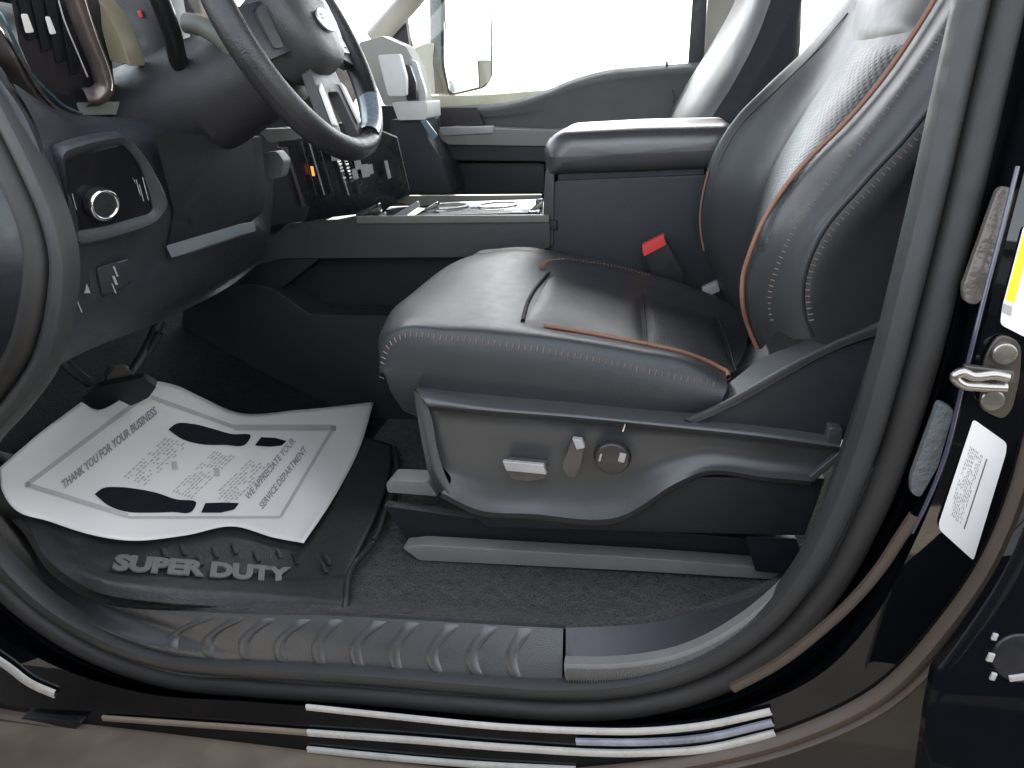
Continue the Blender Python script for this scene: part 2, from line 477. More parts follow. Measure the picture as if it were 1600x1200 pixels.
ribs = [((315, 963), (262, 1005), (272, 1024)), ((366, 963), (318, 1008), (330, 1028)), ((412, 964), (375, 1008), (387, 1032)),
        ((468, 966), (430, 1010), (443, 1036)), ((516, 966), (489, 1013), (503, 1040)), ((586, 969), (548, 1016), (563, 1044)),
        ((636, 971), (609, 1020), (623, 1049)), ((698, 974), (668, 1026), (686, 1053)), ((757, 977), (730, 1030), (748, 1057)),
        ((812, 980), (792, 1034), (808, 1060))]
rb0 = None
for (a, b, c) in ribs:
    w = 19
    insert('rib', SG, [(a[0]-3, a[1]), (b[0]-4, b[1]), (c[0]-9, c[1]), (c[0]-6, c[1]+2)], [(a[0]+w+6, a[1]+1), (b[0]+w-2, b[1]-4), (c[0]+8, c[1]), (c[0]+9, c[1]+3)], SPL, sp, rows=8, cols=18, lift=.0052, nrm=tuple(pn))
# darker trim right of the plate
q0 = [onZ(x, y, .0) for x, y in [(884, 981), (1000, 975), (1100, 955), (1180, 930), (1232, 900)]]
q1 = YS([(884, 1030), (1000, 1026), (1100, 1000), (1180, 955), (1246, 893)], .05)
q2 = YS([(884, 1092), (1000, 1084), (1100, 1051), (1190, 995), (1280, 893)], .034)
loft('scuff_trim', [q0, q1, q2], surf('scuff_grey', (.055, .055, .062), .5, grain=.4, wave=.0006), cab, crease=(1,), label='dark grey scuff trim behind the ribbed sill plate')
lp = YS([(884, 1047), (940, 1048), (1000, 1044), (1060, 1033), (1110, 1014), (1160, 986), (1205, 953), (1250, 910), (1290, 852), (1325, 780), (1352, 720)], .042)
LIPM = surf('sill_lip_rubber', (.17, .17, .16), .45, grain=.3)
sweep('sill_lip', lp, [(-.016, .01), (-.015, -.004), (-.008, -.009), (.008, -.009), (.015, -.004), (.016, .01)],
      LIPM, cab, n=60, label='pale ribbed lip along the rear of the sill')
lpc = cr(lp, 150)
vv = []; ff = []
for i in range(1, 149):
    t = lpc[i+1]-lpc[i-1]; t /= np.linalg.norm(t); a = np.cross(t, (0, 1, 0)); a /= np.linalg.norm(a); b = np.cross(a, t)
    base = len(vv)
    for e in (-1, 1):
        for (x, y) in ((-.0009, -.0085), (0, -.0112), (.0009, -.0085)):
            vv.append(tuple(lpc[i]+a*e*.011+t*x+b*y))
    ff += [(base, base+1, base+4, base+3), (base+1, base+2, base+5, base+4)]
me = bpy.data.meshes.new('r'); me.from_pydata(vv, [], ff)
link('lip_ribs', me, LIPM, cab, 'fine ribs on the pale sill lip', 'stuff', 0)

# carpet: its near edge tucks under the plate and the scuff trim
edge_ = np.array(list(k0)[3:]+list(q0)[1:]+[np.array([.9, .12, .01]), np.array([1.8, .12, .01])])
edge_ = edge_[np.argsort(edge_[:, 0])]
rows = []
for X in np.linspace(-.9, 1.7, 60):
    y0 = np.interp(X, edge_[:, 0], edge_[:, 1]); z0 = np.interp(X, edge_[:, 0], edge_[:, 2])
    rows.append([(X, y0+.004, z0-.006), (X, y0+.03, z0-.012), (X, max(y0+.05, .15), -.030), (X, .3, -.037), (X, .5, -.037), (X, 1.0, -.037), (X, 1.7, -.037)])
G = np.array(rows); G[:, 2:, 2] += np.random.RandomState(2).normal(0, .0006, G[:, 2:, 2].shape)
link('carpet', grid(G), CAR, cab, 'dark grey carpet on the cab floor')

# painted jamb and rocker, lofted round the lower opening: inner edge -> outer flange
J0 = [(1612, -30), (1574, 150), (1541, 300), (1500, 470), (1462, 620), (1425, 745), (1385, 845), (1335, 935), (1255, 1030), (1150, 1092), (1000, 1120), (800, 1120), (600, 1100), (400, 1085), (200, 1062), (90, 1020), (0, 950), (-80, 880)]
J1 = [(1630, -30), (1590, 150), (1556, 300), (1515, 470), (1478, 620), (1440, 745), (1400, 848), (1350, 940), (1268, 1038), (1158, 1102), (1000, 1130), (800, 1130), (600, 1110), (400, 1097), (200, 1074), (88, 1032), (-8, 962), (-90, 890)]
J2 = [(1680, -30), (1632, 150), (1592, 300), (1548, 470), (1508, 620), (1466, 760), (1418, 870), (1366, 965), (1280, 1055), (1165, 1108), (1000, 1132), (800, 1130), (600, 1112), (400, 1097), (200, 1078), (80, 1038), (-25, 975), (-105, 900)]
J3 = [(1800, -30), (1755, 150), (1712, 300), (1672, 500), (1630, 660), (1596, 780), (1552, 880), (1490, 970), (1380, 1085), (1240, 1152), (1100, 1188), (900, 1212), (600, 1215), (400, 1196), (200, 1164), (90, 1132), (-30, 1105), (-140, 1010)]
c0 = [onSlope(x, y, -.012) for x, y in J0]
c1 = [onSlope(x, y, .004) for x, y in J1]
c2 = [onSlope(x, y, -.036) for x, y in J2]
c3 = [onSlope(x, y, -.040) for x, y in J3]
ci = [p+np.array([0, .05, 0]) for p in c0]
loft('painted_jamb', [ci, c0, c1, c2, c3], PNT, cab, n=120, m=6, crease=(1, 2, 3), label='glossy black painted door jamb and rocker')
# outer weatherstrip D
sweep('outer_weatherstrip', [p+np.array([0, -.004, 0]) for p in c3], [(-.014, .012), (-.014, -.002), (-.008, -.009), (0, -.008), (.003, -.004), (.008, -.010), (.014, -.006), (.016, .012)],
      surf('brown_rubber', (.085, .062, .048), .45, grain=.2), cab, n=110, label='brownish outer weatherstrip curving under the pillar')

# reflections in the glossy rocker, painted as bright strips
STRW = surf('refl_white', (.52, .51, .48), .3, coat=.4, var=.12, vscale=26)
STRT = surf('refl_tan', (.24, .20, .15), .35, coat=.3)
def strip(pts, w, offv=-.043, mat=STRW, n=50, name='reflection_strip', label=None):
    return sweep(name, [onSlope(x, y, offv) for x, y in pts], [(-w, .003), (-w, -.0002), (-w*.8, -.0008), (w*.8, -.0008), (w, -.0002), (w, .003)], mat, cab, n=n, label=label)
strip([(478, 1106), (600, 1119), (800, 1138), (900, 1143), (1000, 1144), (1100, 1135), (1205, 1113)], .0046, label='bright reflection painted along the black rocker, upper one')
strip([(160, 1123), (300, 1133), (400, 1140), (479, 1146)], .0048, mat=STRT, label='tan ground reflection painted as the front of the middle strip')
strip([(480, 1146), (650, 1158), (800, 1170), (1000, 1178), (1100, 1172), (1212, 1147)], .0055, label='bright reflection painted along the black rocker, long middle one')
strip([(900, 1160), (1000, 1161), (1100, 1154), (1208, 1130)], .0050, offv=-.0425, mat=surf('refl_blue', (.30, .32, .38), .25, coat=.4, var=.3, vscale=14), label='bluish reflection painted between the upper and middle ones')
strip([(480, 1172), (600, 1184), (760, 1197), (900, 1204)], .0052, label='bright reflection painted along the black rocker, lowest one')
strip([(-20, 1022), (10, 1042), (45, 1068), (85, 1086)], .0080, label='short sky reflection painted at the front of the rocker')

sweep('flange_edge', [onSlope(x, y, -.040) for x, y in [(1432, 806), (1408, 842), (1378, 888), (1338, 936), (1280, 990), (1215, 1040), (1145, 1078)]], [(-.0055, .006), (-.0055, 0), (-.003, -.002), (.003, -.002), (.0055, 0), (.0055, .006)], surf('flange_brown', (.075, .055, .042), .4), cab, n=60, label='brown edge of the door flange')
# rear door skin: bulges outward towards its lower edge; the flat brown face beside it paints the reflected ground
dn_ = np.array([0, -1, .24]); dn_ /= np.linalg.norm(dn_); dp0 = np.array([0, -.026, .42])
def onD(x, y, o=0.0):
    p = onP(x, y, dp0+dn_*o, dn_)
    return p if p[2] < .42 else onSlope(x, y, -.056-o)
dl = [(1822, -30), (1776, 150), (1735, 300), (1695, 500), (1652, 660), (1616, 780), (1572, 885), (1512, 980), (1459, 1052), (1448, 1110), (1440, 1170), (1432, 1230), (1424, 1290)]
e0_ = np.array([onD(x, y) for x, y in dl]); e0_ = np.concatenate([cr(e0_[:9], 80), e0_[9:]])
e1_ = e0_+np.array([.012, 0, 0]); e1_ = np.array([p+dn_*.006 for p in e1_])
e2_ = np.array([[.95, p[1]-.004, p[2]] for p in e0_]); e3_ = np.array([[1.6, p[1]+.01, p[2]] for p in e0_])
link('rear_door_skin', grid(np.array([e0_+np.array([0, .012, 0]), e0_, e1_, e2_, e3_])), PNT, cab, 'glossy black skin of the rear door')
prism('ground_reflection_face', [onY(x-6, y-10, -.006) for x, y in J3[4:14]]+[onY(x, y, -.006) for x, y in [(200, 1330), (1750, 1330), (1750, 660)]], (0, .02, 0), surf('ground_reflection_brown', (.030, .026, .022), .45, coat=.3, wave=.002, wscale=8), cab, label='brown face below the weatherstrip, painted as reflected ground')
# lower body and front pillar outside the seal, left of the opening
L0 = [(-60, 860), (-100, 800), (-115, 740), (-95, 680), (-40, 615), (10, 545), (36, 470), (42, 400), (28, 340), (0, 285), (-40, 210), (-90, 120)]
a0 = [onSlope(x, y, -.010) for x, y in L0]
a1 = [p+np.array([-.06, -.02, 0]) for p in a0]
a2 = [p+np.array([-.30, -.02, 0]) for p in a0]
loft('front_pillar_jamb', [[p+np.array([0, .05, 0]) for p in a0], a0, a1, a2], SAT, cab, n=60, crease=(1, 2), label='dark front pillar jamb at the hinge side')
# fender / front body
box('front_fender', (-1.62, .02, .25), (1.1, .12, .95), PNT, cab, bevel=.02, label='black front fender side')

# striker plate with its loop and bolts
stp = thing('door_striker', 'dull metal door striker with two round bolts on the black pillar below the yellow label', 'door striker', tuple(onSlope(1545, 590, -.04)))
def jp(pts, o=-.041): return [onSlope(x, y, o) for x, y in pts]
prism('plate', rounded(jp([(1562, 520), (1597, 535), (1594, 590), (1582, 640), (1568, 656), (1530, 640), (1538, 560)]), .01, 3), (0, .004, 0), surf('striker_steel', (.10, .09, .075), .35, metal=.6), stp, bevel=.001)
for bx, by in ((1569, 552), (1550, 624)):
    c = onSlope(bx, by, -.046); cyl('bolt', c, (-.15, -1, .1), .0105, .010, surf('bolt_steel', (.34, .32, .27), .3, metal=.8), stp, bevel=.003, k=20)
tube('loop', jp([(1575, 590), (1555, 586), (1520, 588), (1502, 582), (1492, 588), (1502, 600), (1530, 604), (1572, 606)], -.060), .0048, surf('loop_steel', (.40, .38, .34), .3, metal=.9), stp, n=40)
prism('catch', jp([(1508, 572), (1585, 580), (1588, 600), (1508, 606)], -.052), (0, .008, 0), surf('dark_steel', (.09, .08, .07), .35, metal=.5), stp, bevel=.002)

# stickers on the jamb
def sticker(name, pts, mat, label, o=-.0405):
    return prism(name, rounded(jp(pts, o), .004, 3), (0, .0006, 0), mat, cab, label=label, sharp=0)
st = sticker('sticker', [(1521, 655), (1573, 692), (1572, 708), (1521, 876), (1468, 828), (1467, 818)], WHT, 'white information sticker low on the black pillar')
def onjamb(x, y, o): return tuple(onSlope(x, y, o)-np.array(world_loc(st.parent)))
P0, PX, PY = (1521, 655), (52, 40), (-54, 166)
def jmap(u, v): # u across, v down
    return (P0[0]+PX[0]*u+PY[0]*v, P0[1]+PX[1]*u+PY[1]*v)
vv = []; ff = []; rr = random.Random(3)
def inkbox(u, v, du, dv):
    b = len(vv)
    for (a, c) in ((u, v), (u+du, v), (u+du, v+dv), (u, v+dv)):
        x, y = jmap(a, c); vv.append(tuple(onSlope(x, y, -.0410)))
    ff.append((b, b+1, b+2, b+3))
for ln in range(9):
    v = .22
    while v < .86:
        w = rr.uniform(.01, .035)
        if rr.random() < .8: inkbox(.14+ln*.045, v, .012, w)
        v += w+.012
inkbox(.62, .22, .03, .66)
me = bpy.data.meshes.new('i'); me.from_pydata(vv, [], ff); link('print', me, INK, st, 'small rows of dark print', 'stuff', 0)
s2 = sticker('sticker', [(1600, 352), (1660, 372), (1640, 540), (1602, 527), (1563, 507), (1566, 480)], WHT, 'white certification label with yellow band, upper right')
b2 = prism('yellow_band', jp([(1600, 362), (1612, 366), (1585, 474), (1571, 468)], -.0412), (0, .0004, 0), YEL, s2, sharp=0)
prism('barcode', jp([(1568, 474), (1582, 479), (1580, 494), (1566, 488)], -.0412), (0, .0004, 0), surf('grey_print', (.35, .34, .33), .6), s2, sharp=0)

# reflections in the glossy pillar step, built as coloured pads
prism('channel_reflection', rounded(jp([(1562, 290), (1592, 296), (1546, 452), (1528, 478), (1508, 474), (1504, 452)], -.030), .008, 4), (0, .01, 0), surf('refl_gloss', (.10, .085, .07), .25, wave=.003, wscale=60), cab, bevel=.004, label='brownish reflection built as a glossy pad in the pillar channel')
prism('channel_reflection', rounded(jp([(1468, 628), (1492, 640), (1466, 730), (1438, 778), (1424, 772), (1424, 748)], -.026), .006, 4), (0, .01, 0), surf('refl_rough', (.11, .12, .125), .5, grain=.8, gscale=300, wave=.004, wscale=90), cab, bevel=.003, label='grey reflection built as a textured pad low in the pillar channel')
tube('channel_highlight', jp([(1590, 260), (1560, 380), (1534, 480), (1518, 545), (1500, 620), (1476, 715), (1446, 790), (1425, 832)], -.040), .0022, surf('highlight_paint', (.05, .05, .08), .2, coat=.6), cab, n=60)  # purple highlight on the paint, built as a thin coloured tube
# reflection in the rear door paint, built as a round plug with painted glints
mirrored_disc = thing('round_reflection', 'reflection in the rear door paint, built as a round black plug with painted glints at the lower right edge', 'mirrored_disc', tuple(onSlope(1590, 1025, -.06)))
pc_ = onD(1592, 1026, .004)
cyl('cap', pc_, tuple(dn_), .026, .010, SAT, mirrored_disc, bevel=.004)
du = np.array([1, 0, 0]); dv = np.cross(dn_, du); dv = dv if dv[2] > 0 else -dv
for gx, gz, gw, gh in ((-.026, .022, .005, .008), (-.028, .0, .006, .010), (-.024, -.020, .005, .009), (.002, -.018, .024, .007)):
    box('painted_glint', pc_+du*gx+dv*gz+dn_*.006, (gw, .003, gh), SILV, mirrored_disc, rot=Matrix.Rotation(R(-18 if gw > .02 else 8), 3, 'Y'), bevel=.001)

# running board under the rocker, its tan painting the ground and its reflection, left lower corner bracket
box('running_board', (-.6, -.03, -.215), (3.8, .20, .05), surf('ground_tan_board', (.14, .11, .08), .7, var=.2, vscale=20), cab, bevel=.015, label='running board under the rocker, tan for the ground and its reflection')
prism('bracket', rounded(YS([(30, 1120), (130, 1128), (98, 1160), (80, 1170), (58, 1164)], -.02), .01, 3), (0, .04, 0), SAT, cab, bevel=.004, label='small black bracket below the front of the rocker')

# shell of the cab
for nm, c, sz, lb in (('roof', (.49, .93, 1.40), (3.02, 1.54, .05), 'cab roof'),
                      ('rear_wall', (1.80, .87, .35), (.05, 1.66, 1.1), 'rear cab wall'),
                      ('firewall', (-1.46, .87, .2), (.05, 1.7, 1.0), 'firewall ahead of the dashboard'),
                      ('under_floor', (.25, .87, -.12), (3.2, 1.66, .10), 'underside of the cab floor'),
                      ('roof_header', (.75, .22, 1.36), (2.4, .06, .10), 'roof rail above the door'),
                      ('upper_pillar', (.46, .165, 1.0), (.16, .05, .7), 'painted pillar between the side doors')):
    box(nm, c, sz, PNT if 'roof' in nm or 'pillar' in nm else PLB, cab, bevel=.008, label=lb)
box('rear_side_wall', (1.15, .06, .33), (1.3, .04, .85), PLB, cab, bevel=.005, label='inner side of the rear door')
# windshield
prism('windshield', [(-1.45, .16, .86), (-1.0, .24, 1.37), (-1.0, 1.62, 1.37), (-1.45, 1.70, .86)], (.004, 0, -.006), GLS, cab, sharp=0, label='windshield glass')
tube('front_pillar', [(-1.38, .12, .80), (-.9, .17, 1.10), (-.5, .22, 1.36)], .03, PNT, cab)
tube('front_pillar', [onY(585, 62, 1.66), onY(612, 32, 1.66), onY(655, -18, 1.66), (-.5, 1.64, 1.37)], .034, CREAM, cab, n=30, label='pale trim of the far front pillar')

# ------------------------------------------------------------------ open front door, beyond the left edge
fd = thing('open_front_door', 'black front door swung open at the left edge', 'truck door', (-1.10, -.05, -.1))
rotd = Matrix.Rotation(R(-58), 3, 'Z')
def dpt(x, y, z):
    v = rotd @ Vector((x, y, 0)); return (-1.08+v.x, -.06+v.y, z)
bm_pts = [(0, -.16), (1.0, -.16), (1.06, .1), (1.02, .70), (0, .62)]
prism('door_panel', rounded([dpt(x, 0, z) for x, z in bm_pts], .05, 4), np.array(dpt(0, -.08, 0))-np.array(dpt(0, 0, 0)), PNT, fd, bevel=.012)
prism('door_trim', rounded([dpt(x, .012, z) for x, z in [(.06, -.10), (.94, -.10), (.98, .1), (.95, .62), (.06, .56)]], .05, 4), np.array(dpt(0, -.02, 0))-np.array(dpt(0, 0, 0)), PLB, fd, bevel=.006)
tube('window_frame', [dpt(.02, -.03, .62), dpt(.45, -.03, 1.15), dpt(.95, -.03, 1.22), dpt(1.02, -.03, .68)], .018, PNT, fd, n=40)

# ------------------------------------------------------------------ unseen dark vehicle, added so its reflection darkens the paint
nv = thing('added_dark_vehicle', 'unseen dark vehicle added so the black door jamb paint mirrors something dark', 'added car', (.2, -2.6, -.75))
body = rounded([(-2.4, -1.62, -.45), (-2.45, -1.62, .10), (-1.6, -1.62, .32), (-.9, -1.62, .90), (1.7, -1.62, .94), (2.5, -1.62, .30), (2.6, -1.62, -.45)], .15, 4)
prism('body', body, (0, -1.8, 0), PNT, nv, bevel=.08, seg=4)
prism('added_vehicle_window', rounded([(-1.25, -1.605, .40), (-.80, -1.605, .82), (1.5, -1.605, .84), (2.0, -1.605, .40)], .08, 3), (0, -.01, 0), SCR, nv)
for wx in (-1.5, 1.7):
    for wy in (-1.72, -3.3):
        w_ = cyl('added_vehicle_wheel', (wx, wy, -.40), (0, 1, 0), .35, .22, SEAL, nv, bevel=.03)
        cyl('rim', (wx, wy+(.11 if wy > -2 else -.11), -.40), (0, 1, 0), .22, .02, MET, w_, bevel=.004)

# ------------------------------------------------------------------ driver seat
seat = thing('driver_seat', 'black leather power driver seat with tan piping beside the open door', 'car seat', (-.05, .5, -.02))
F_ = lambda Y, x=-.375, z=.215: ('w', x, Y, z)
cush = [
    YS([(630, 642), (700, 672), (850, 700), (1000, 705), (1130, 690)], .262),
    YS([(611, 612), (660, 625), (760, 642), (900, 655), (1000, 662), (1120, 650)], .243),
    YS([(600, 582), (640, 582), (740, 585), (900, 610), (1020, 628), (1128, 628)], .232),
    YS([(592, 588, .240), (601, 548, .240), (626, 526, .240), (700, 528), (800, 540), (900, 556), (1000, 577), (1080, 594), (1136, 606)], .240),
    YS([('w', -.412, .262, .315), (592, 530, .262), (622, 508, .262), (700, 507), (800, 515), (900, 528), (1000, 546), (1080, 563), (1136, 594)], .262),
    YS([('w', -.428, .33, .300), (598, 512, .33), (645, 488, .33), (720, 489), (820, 500), (850, 509), (1000, 537), (1080, 557), (1140, 586)], .33),
    YS([('w', -.442, .42, .29), (612, 486, .42), (665, 465, .42), (740, 462), (825, 474), (900, 490), (1008, 515), (1090, 541), (1155, 566)], .42),
    YS([('w', -.445, .52, .29), (640, 463, .52), (690, 442, .52), (760, 437), (838, 450), (920, 467), (1006, 488), (1090, 514), (1165, 545)], .52),
    YS([('w', -.44, .62, .29), (672, 436, .62), (718, 417, .62), (780, 415), (850, 430), (930, 446), (1004, 466), (1090, 494), (1170, 524)], .62),
    YS([('w', -.42, .69, .30), (700, 417, .69), (745, 402, .69), (800, 401), (855, 414), (930, 430), (1003, 449), (1100, 478), (1178, 508)], .69),
    YS([('w', -.39, .75, .31), (730, 404, .75), (770, 394, .75), (820, 391), (865, 399), (940, 411), (1010, 428), (1110, 460), (1195, 500)], .75),
    YS([('w', -.37, .78, .29), (760, 402, .78), (790, 398, .78), (840, 397), (880, 405), (950, 420), (1020, 438), (1120, 474), (1200, 512)], .79),
    YS([('w', -.36, .79, .20), ('w', -.30, .80, .22), ('w', -.2, .8, .22), ('w', -.05, .8, .22), ('w', .1, .8, .2), ('w', .22, .8, .2)]),
]
CG = lofted(cush, 90, 6)
# press the sewn seams in: three cross seams and the two lengthwise ones
def seam_dent(G, pos, depth, w, axis, lo=0, hi=10**9):
    n = G.shape[axis]
    for k in range(n):
        d = abs(k-pos)
        if d < w*2.5:
            f = math.exp(-(d/w)**2)*depth
            if axis == 1: G[lo:hi, k, 2] -= f
            else: G[k, lo:hi, 2] -= f
    return G
link('cushion', grid(CG), LEA, seat, 'black leather seat cushion with rounded bolsters')
# colour-different inserts lie 2 mm proud on the cushion, following its surface
insert('front_insert', CG, [(822, 499), (880, 510), (950, 524), (1008, 538)], [(860, 429), (905, 440), (955, 452), (1000, 463)], LEA, seat, lift=.007, label='smooth leather insert ahead of the perforated one')
insert('perforated_insert', CG, [(1013, 539), (1060, 550), (1110, 566), (1148, 582)], [(1006, 464), (1045, 475), (1085, 486), (1118, 496)], PERF, seat, lift=.007, label='perforated leather insert of the cushion')
# tan welt and stitching
tube('welt', draped(CG, [(850, 511), (900, 519), (960, 530), (1010, 540), (1060, 551), (1105, 567), (1130, 580), (1138, 592)], .003), .0036, PIPE, seat, n=60, k=8, label='tan piping along the near side of the cushion')
tube('seam', draped(CG, [(857, 427), (846, 440), (833, 457), (823, 478), (817, 503)], .0015), .0035, surf('seam_dark', (.006, .006, .008), .7), seat, n=30, k=8)
tube('seam', draped(CG, [(1003, 462), (1007, 490), (1011, 541)], .0025), .0014, surf('seam_dark2', (.006, .006, .008), .7), seat, n=30, k=8)
tube('seam', draped(CG, [(1120, 495), (1135, 530), (1150, 582)], .0025), .0014, surf('seam_dark3', (.006, .006, .008), .7), seat, n=30, k=8)
l1 = cr(draped(CG, [(597, 590), (600, 560), (608, 540), (626, 527), (700, 528), (800, 540), (900, 556), (1000, 577), (1080, 594), (1125, 603)], .001, (0, -1, .5)), 90)
stitches('stitching', l1, THR, seat, step=.009, length=.008, r=.0009, perp=True, nrm=(0, -.8, .5), label='pale tan stitching along the cushion edge')
l2 = cr(draped(CG, [(846, 421), (856, 410), (880, 407), (930, 413), (970, 420), (1020, 434)], .003), 60)
stitches('stitching', l2, THRD, seat, step=.007, length=.010, r=.0012, perp=True, nrm=(0, 0, 1), label='brown stitching on the far bolster')

# backrest: curves run bottom -> top
bk = [
    YS([('w', .40, .27, .34), ('w', .42, .265, .45), ('w', .47, .26, .6), ('w', .54, .25, .75), ('w', .60, .25, .9)]),
    YS([(1330, 545), (1345, 470), (1375, 400), (1440, 300), (1520, 180), (1600, 60)], .235),
    YS([(1275, 535), (1272, 490), (1285, 430), (1325, 365), (1400, 285), (1480, 190), (1560, 90)], .222),
    YS([(1266, 530), (1256, 490), (1257, 440), (1280, 372), (1350, 285), (1420, 210), (1492, 118), (1570, 10)], .225),
    YS([(1238, 528), (1230, 480), (1236, 430), (1262, 370), (1330, 283), (1400, 200), (1470, 108), (1540, 0)], .238),
    YS([(1214, 520), (1204, 480), (1212, 425), (1238, 360), (1300, 275), (1370, 185), (1440, 90), (1505, -10)], .262),
    YS([(1190, 545), (1172, 500), (1164, 460), (1173, 408), (1203, 338), (1262, 258), (1328, 192), (1385, 125), (1440, 45), (1478, -15)], .325),
    YS([(1185, 540), (1165, 480), (1170, 410), (1200, 310), (1260, 215), (1330, 130), (1400, 30), (1430, -20)], .42),
    YS([(1185, 535), (1165, 470), (1175, 380), (1208, 265), (1265, 170), (1325, 85), (1372, -15)], .55),
    YS([(1185, 530), (1160, 460), (1165, 390), (1190, 290), (1235, 200), (1290, 110), (1355, -10)], .66),
    YS([(1170, 525), (1128, 440), (1112, 380), (1122, 300), (1160, 220), (1212, 145), (1275, 70), (1335, -15)], .74),
    YS([(1160, 505), (1118, 430), (1100, 390), (1093, 340), (1100, 280), (1118, 232), (1150, 183), (1205, 128), (1262, 75), (1325, 0), (1345, -30)], .78),
    YS([(1185, 480), (1140, 420), (1125, 350), (1135, 290), (1170, 220), (1240, 150), (1300, 80), (1360, 0)], .81),
    YS([('w', .22, .80, .30), ('w', .22, .80, .45), ('w', .27, .80, .6), ('w', .36, .80, .75), ('w', .46, .8, .9)]),
]
BG = lofted(bk, 90, 6)
link('backrest', grid(BG), LEA, seat, 'black leather backrest with deep side bolsters')
BN = (-.8, -.35, .45)
insert('perforated_insert', BG, [(1196, 395), (1215, 335), (1262, 262), (1320, 195), (1375, 125), (1420, 66)], [(1181, 400), (1188, 330), (1212, 262), (1252, 190), (1295, 125), (1330, 76)], PERF, seat, lift=.006, nrm=BN, rows=10, cols=40, label='perforated leather insert of the backrest')
insert('upper_insert', BG, [(1424, 50), (1450, 15), (1470, -16)], [(1328, 68), (1335, 20), (1342, -18)], LEA, seat, lift=.007, nrm=BN, rows=12, cols=14, label='smooth padded insert at the top of the backrest')
tube('welt', draped(BG, [(1189, 548), (1174, 512), (1165, 470), (1166, 435), (1176, 400), (1204, 337), (1262, 258), (1328, 192), (1385, 125), (1440, 45), (1475, -12)], .006, BN), .0034, PIPE, seat, n=80, k=8, label='tan piping up the near side of the backrest')
tube('welt', draped(BG, [(1101, 392), (1096, 365), (1095, 335), (1100, 300), (1108, 268)], .0015, BN), .0020, PIPE, seat, n=40, k=8, label='tan piping on the far edge of the backrest')
tube('seam', draped(BG, [(1271, 526), (1258, 490), (1257, 440), (1280, 374), (1350, 287), (1420, 211), (1490, 120), (1530, 60)], .0), .0022, surf('seam_dark4', (.006, .006, .008), .7), seat, n=70, k=8)
l3 = cr(draped(BG, [(1268, 500), (1262, 450), (1290, 376), (1358, 296), (1428, 220), (1494, 135)], .001, (-.3, -1, .1)), 80)
stitches('stitching', l3, THR, seat, step=.008, length=.006, r=.0007, perp=True, nrm=(-.3, -1, .1), label='stitching beside the outer seam of the backrest')
l4 = cr(draped(BG, [(1207, 500), (1203, 465), (1218, 410), (1250, 345), (1310, 265), (1380, 178), (1450, 85), (1500, 10)], .001, (-.6, -1, .3)), 80)
stitches('stitching', l4, THR, seat, step=.008, length=.006, r=.0007, perp=True, nrm=(-.6, -1, .3), label='stitching along the front bolster ridge')
tube('edge_seam', draped(BG, [(1112, 300), (1128, 245), (1158, 195), (1212, 142), (1268, 88), (1325, 20)], .0004, BN), .0009, LEAB, seat, n=40, k=8)
e0 = surfpt(BG, 1492, 112)
cyl('bolster_recess', e0+np.array([0, -.004, 0]), (0, -1, 0), .010, .008, surf('recess_black', (.006, .006, .007), .6), seat, k=24)

# side shield (outer plastic), lofted rows front->rear
TP = .200
sh_top_in = YS([(650, 604), (760, 616), (900, 628), (1060, 643), (1200, 655), (1316, 668)], TP+.038)
sh_hi = YS([(650, 610), (760, 628), (900, 640), (1060, 655), (1200, 668), (1316, 684)], TP+.010)
sh_lo = YS([(668, 632), (760, 641), (900, 652), (1060, 668), (1200, 683), (1312, 699)], TP-.008)
pl0 = YS([(672, 640), (760, 650), (900, 662), (1060, 677), (1200, 692), (1308, 706)], TP+.014)
pl1 = YS([(684, 715), (760, 730), (860, 738), (960, 738), (1050, 712), (1090, 704), (1200, 716), (1292, 728)], TP+.017)
pl2 = YS([(705, 748), (760, 768), (860, 776), (960, 776), (1045, 736), (1090, 724), (1200, 734), (1280, 742)], TP+.010)
pl3 = YS([(690, 770), (745, 796), (830, 803), (965, 808), (1062, 752), (1095, 738), (1200, 746), (1268, 752)], TP-.002)
pl4 = YS([(688, 776), (745, 803), (830, 811), (970, 816), (1066, 758), (1096, 744), (1200, 752), (1266, 757)], TP+.014)
loft('side_shield', [sh_top_in+np.array([0, .03, -.004]), sh_top_in, sh_hi, sh_lo, pl0, pl1, pl2, pl3, pl4, pl4+np.array([0, .05, .004])], SHD, seat, n=90, m=5, crease=(1, 4, 7), label='grey plastic side shield with the seat switches', sharp=50)
# front lip of the shield
fl0 = YS([(645, 606), (652, 650), (662, 705), (672, 745), (690, 773)], TP+.016)
fl1 = YS([(650, 612), (660, 655), (670, 700), (681, 740), (700, 772)], TP+.0)
fl2 = YS([(668, 630), (676, 660), (683, 700), (695, 740), (708, 768)], TP+.004)
loft('shield_front_lip', [fl0+np.array([.01, .05, 0]), fl0, fl1, fl2], SHD, seat, n=40, crease=(1,))
# rear end slanted lip
prism('shield_end', YS([(1305, 712), (1320, 700), (1312, 718), (1270, 754), (1264, 746)], TP-.003), (0, .012, 0), SHD, seat, bevel=.0015)
prism('shield_top_end', rounded(YS([(1296, 668), (1318, 671), (1313, 699), (1290, 698)], TP-.006), .003, 2), (0, .02, 0), SHD, seat, bevel=.002)
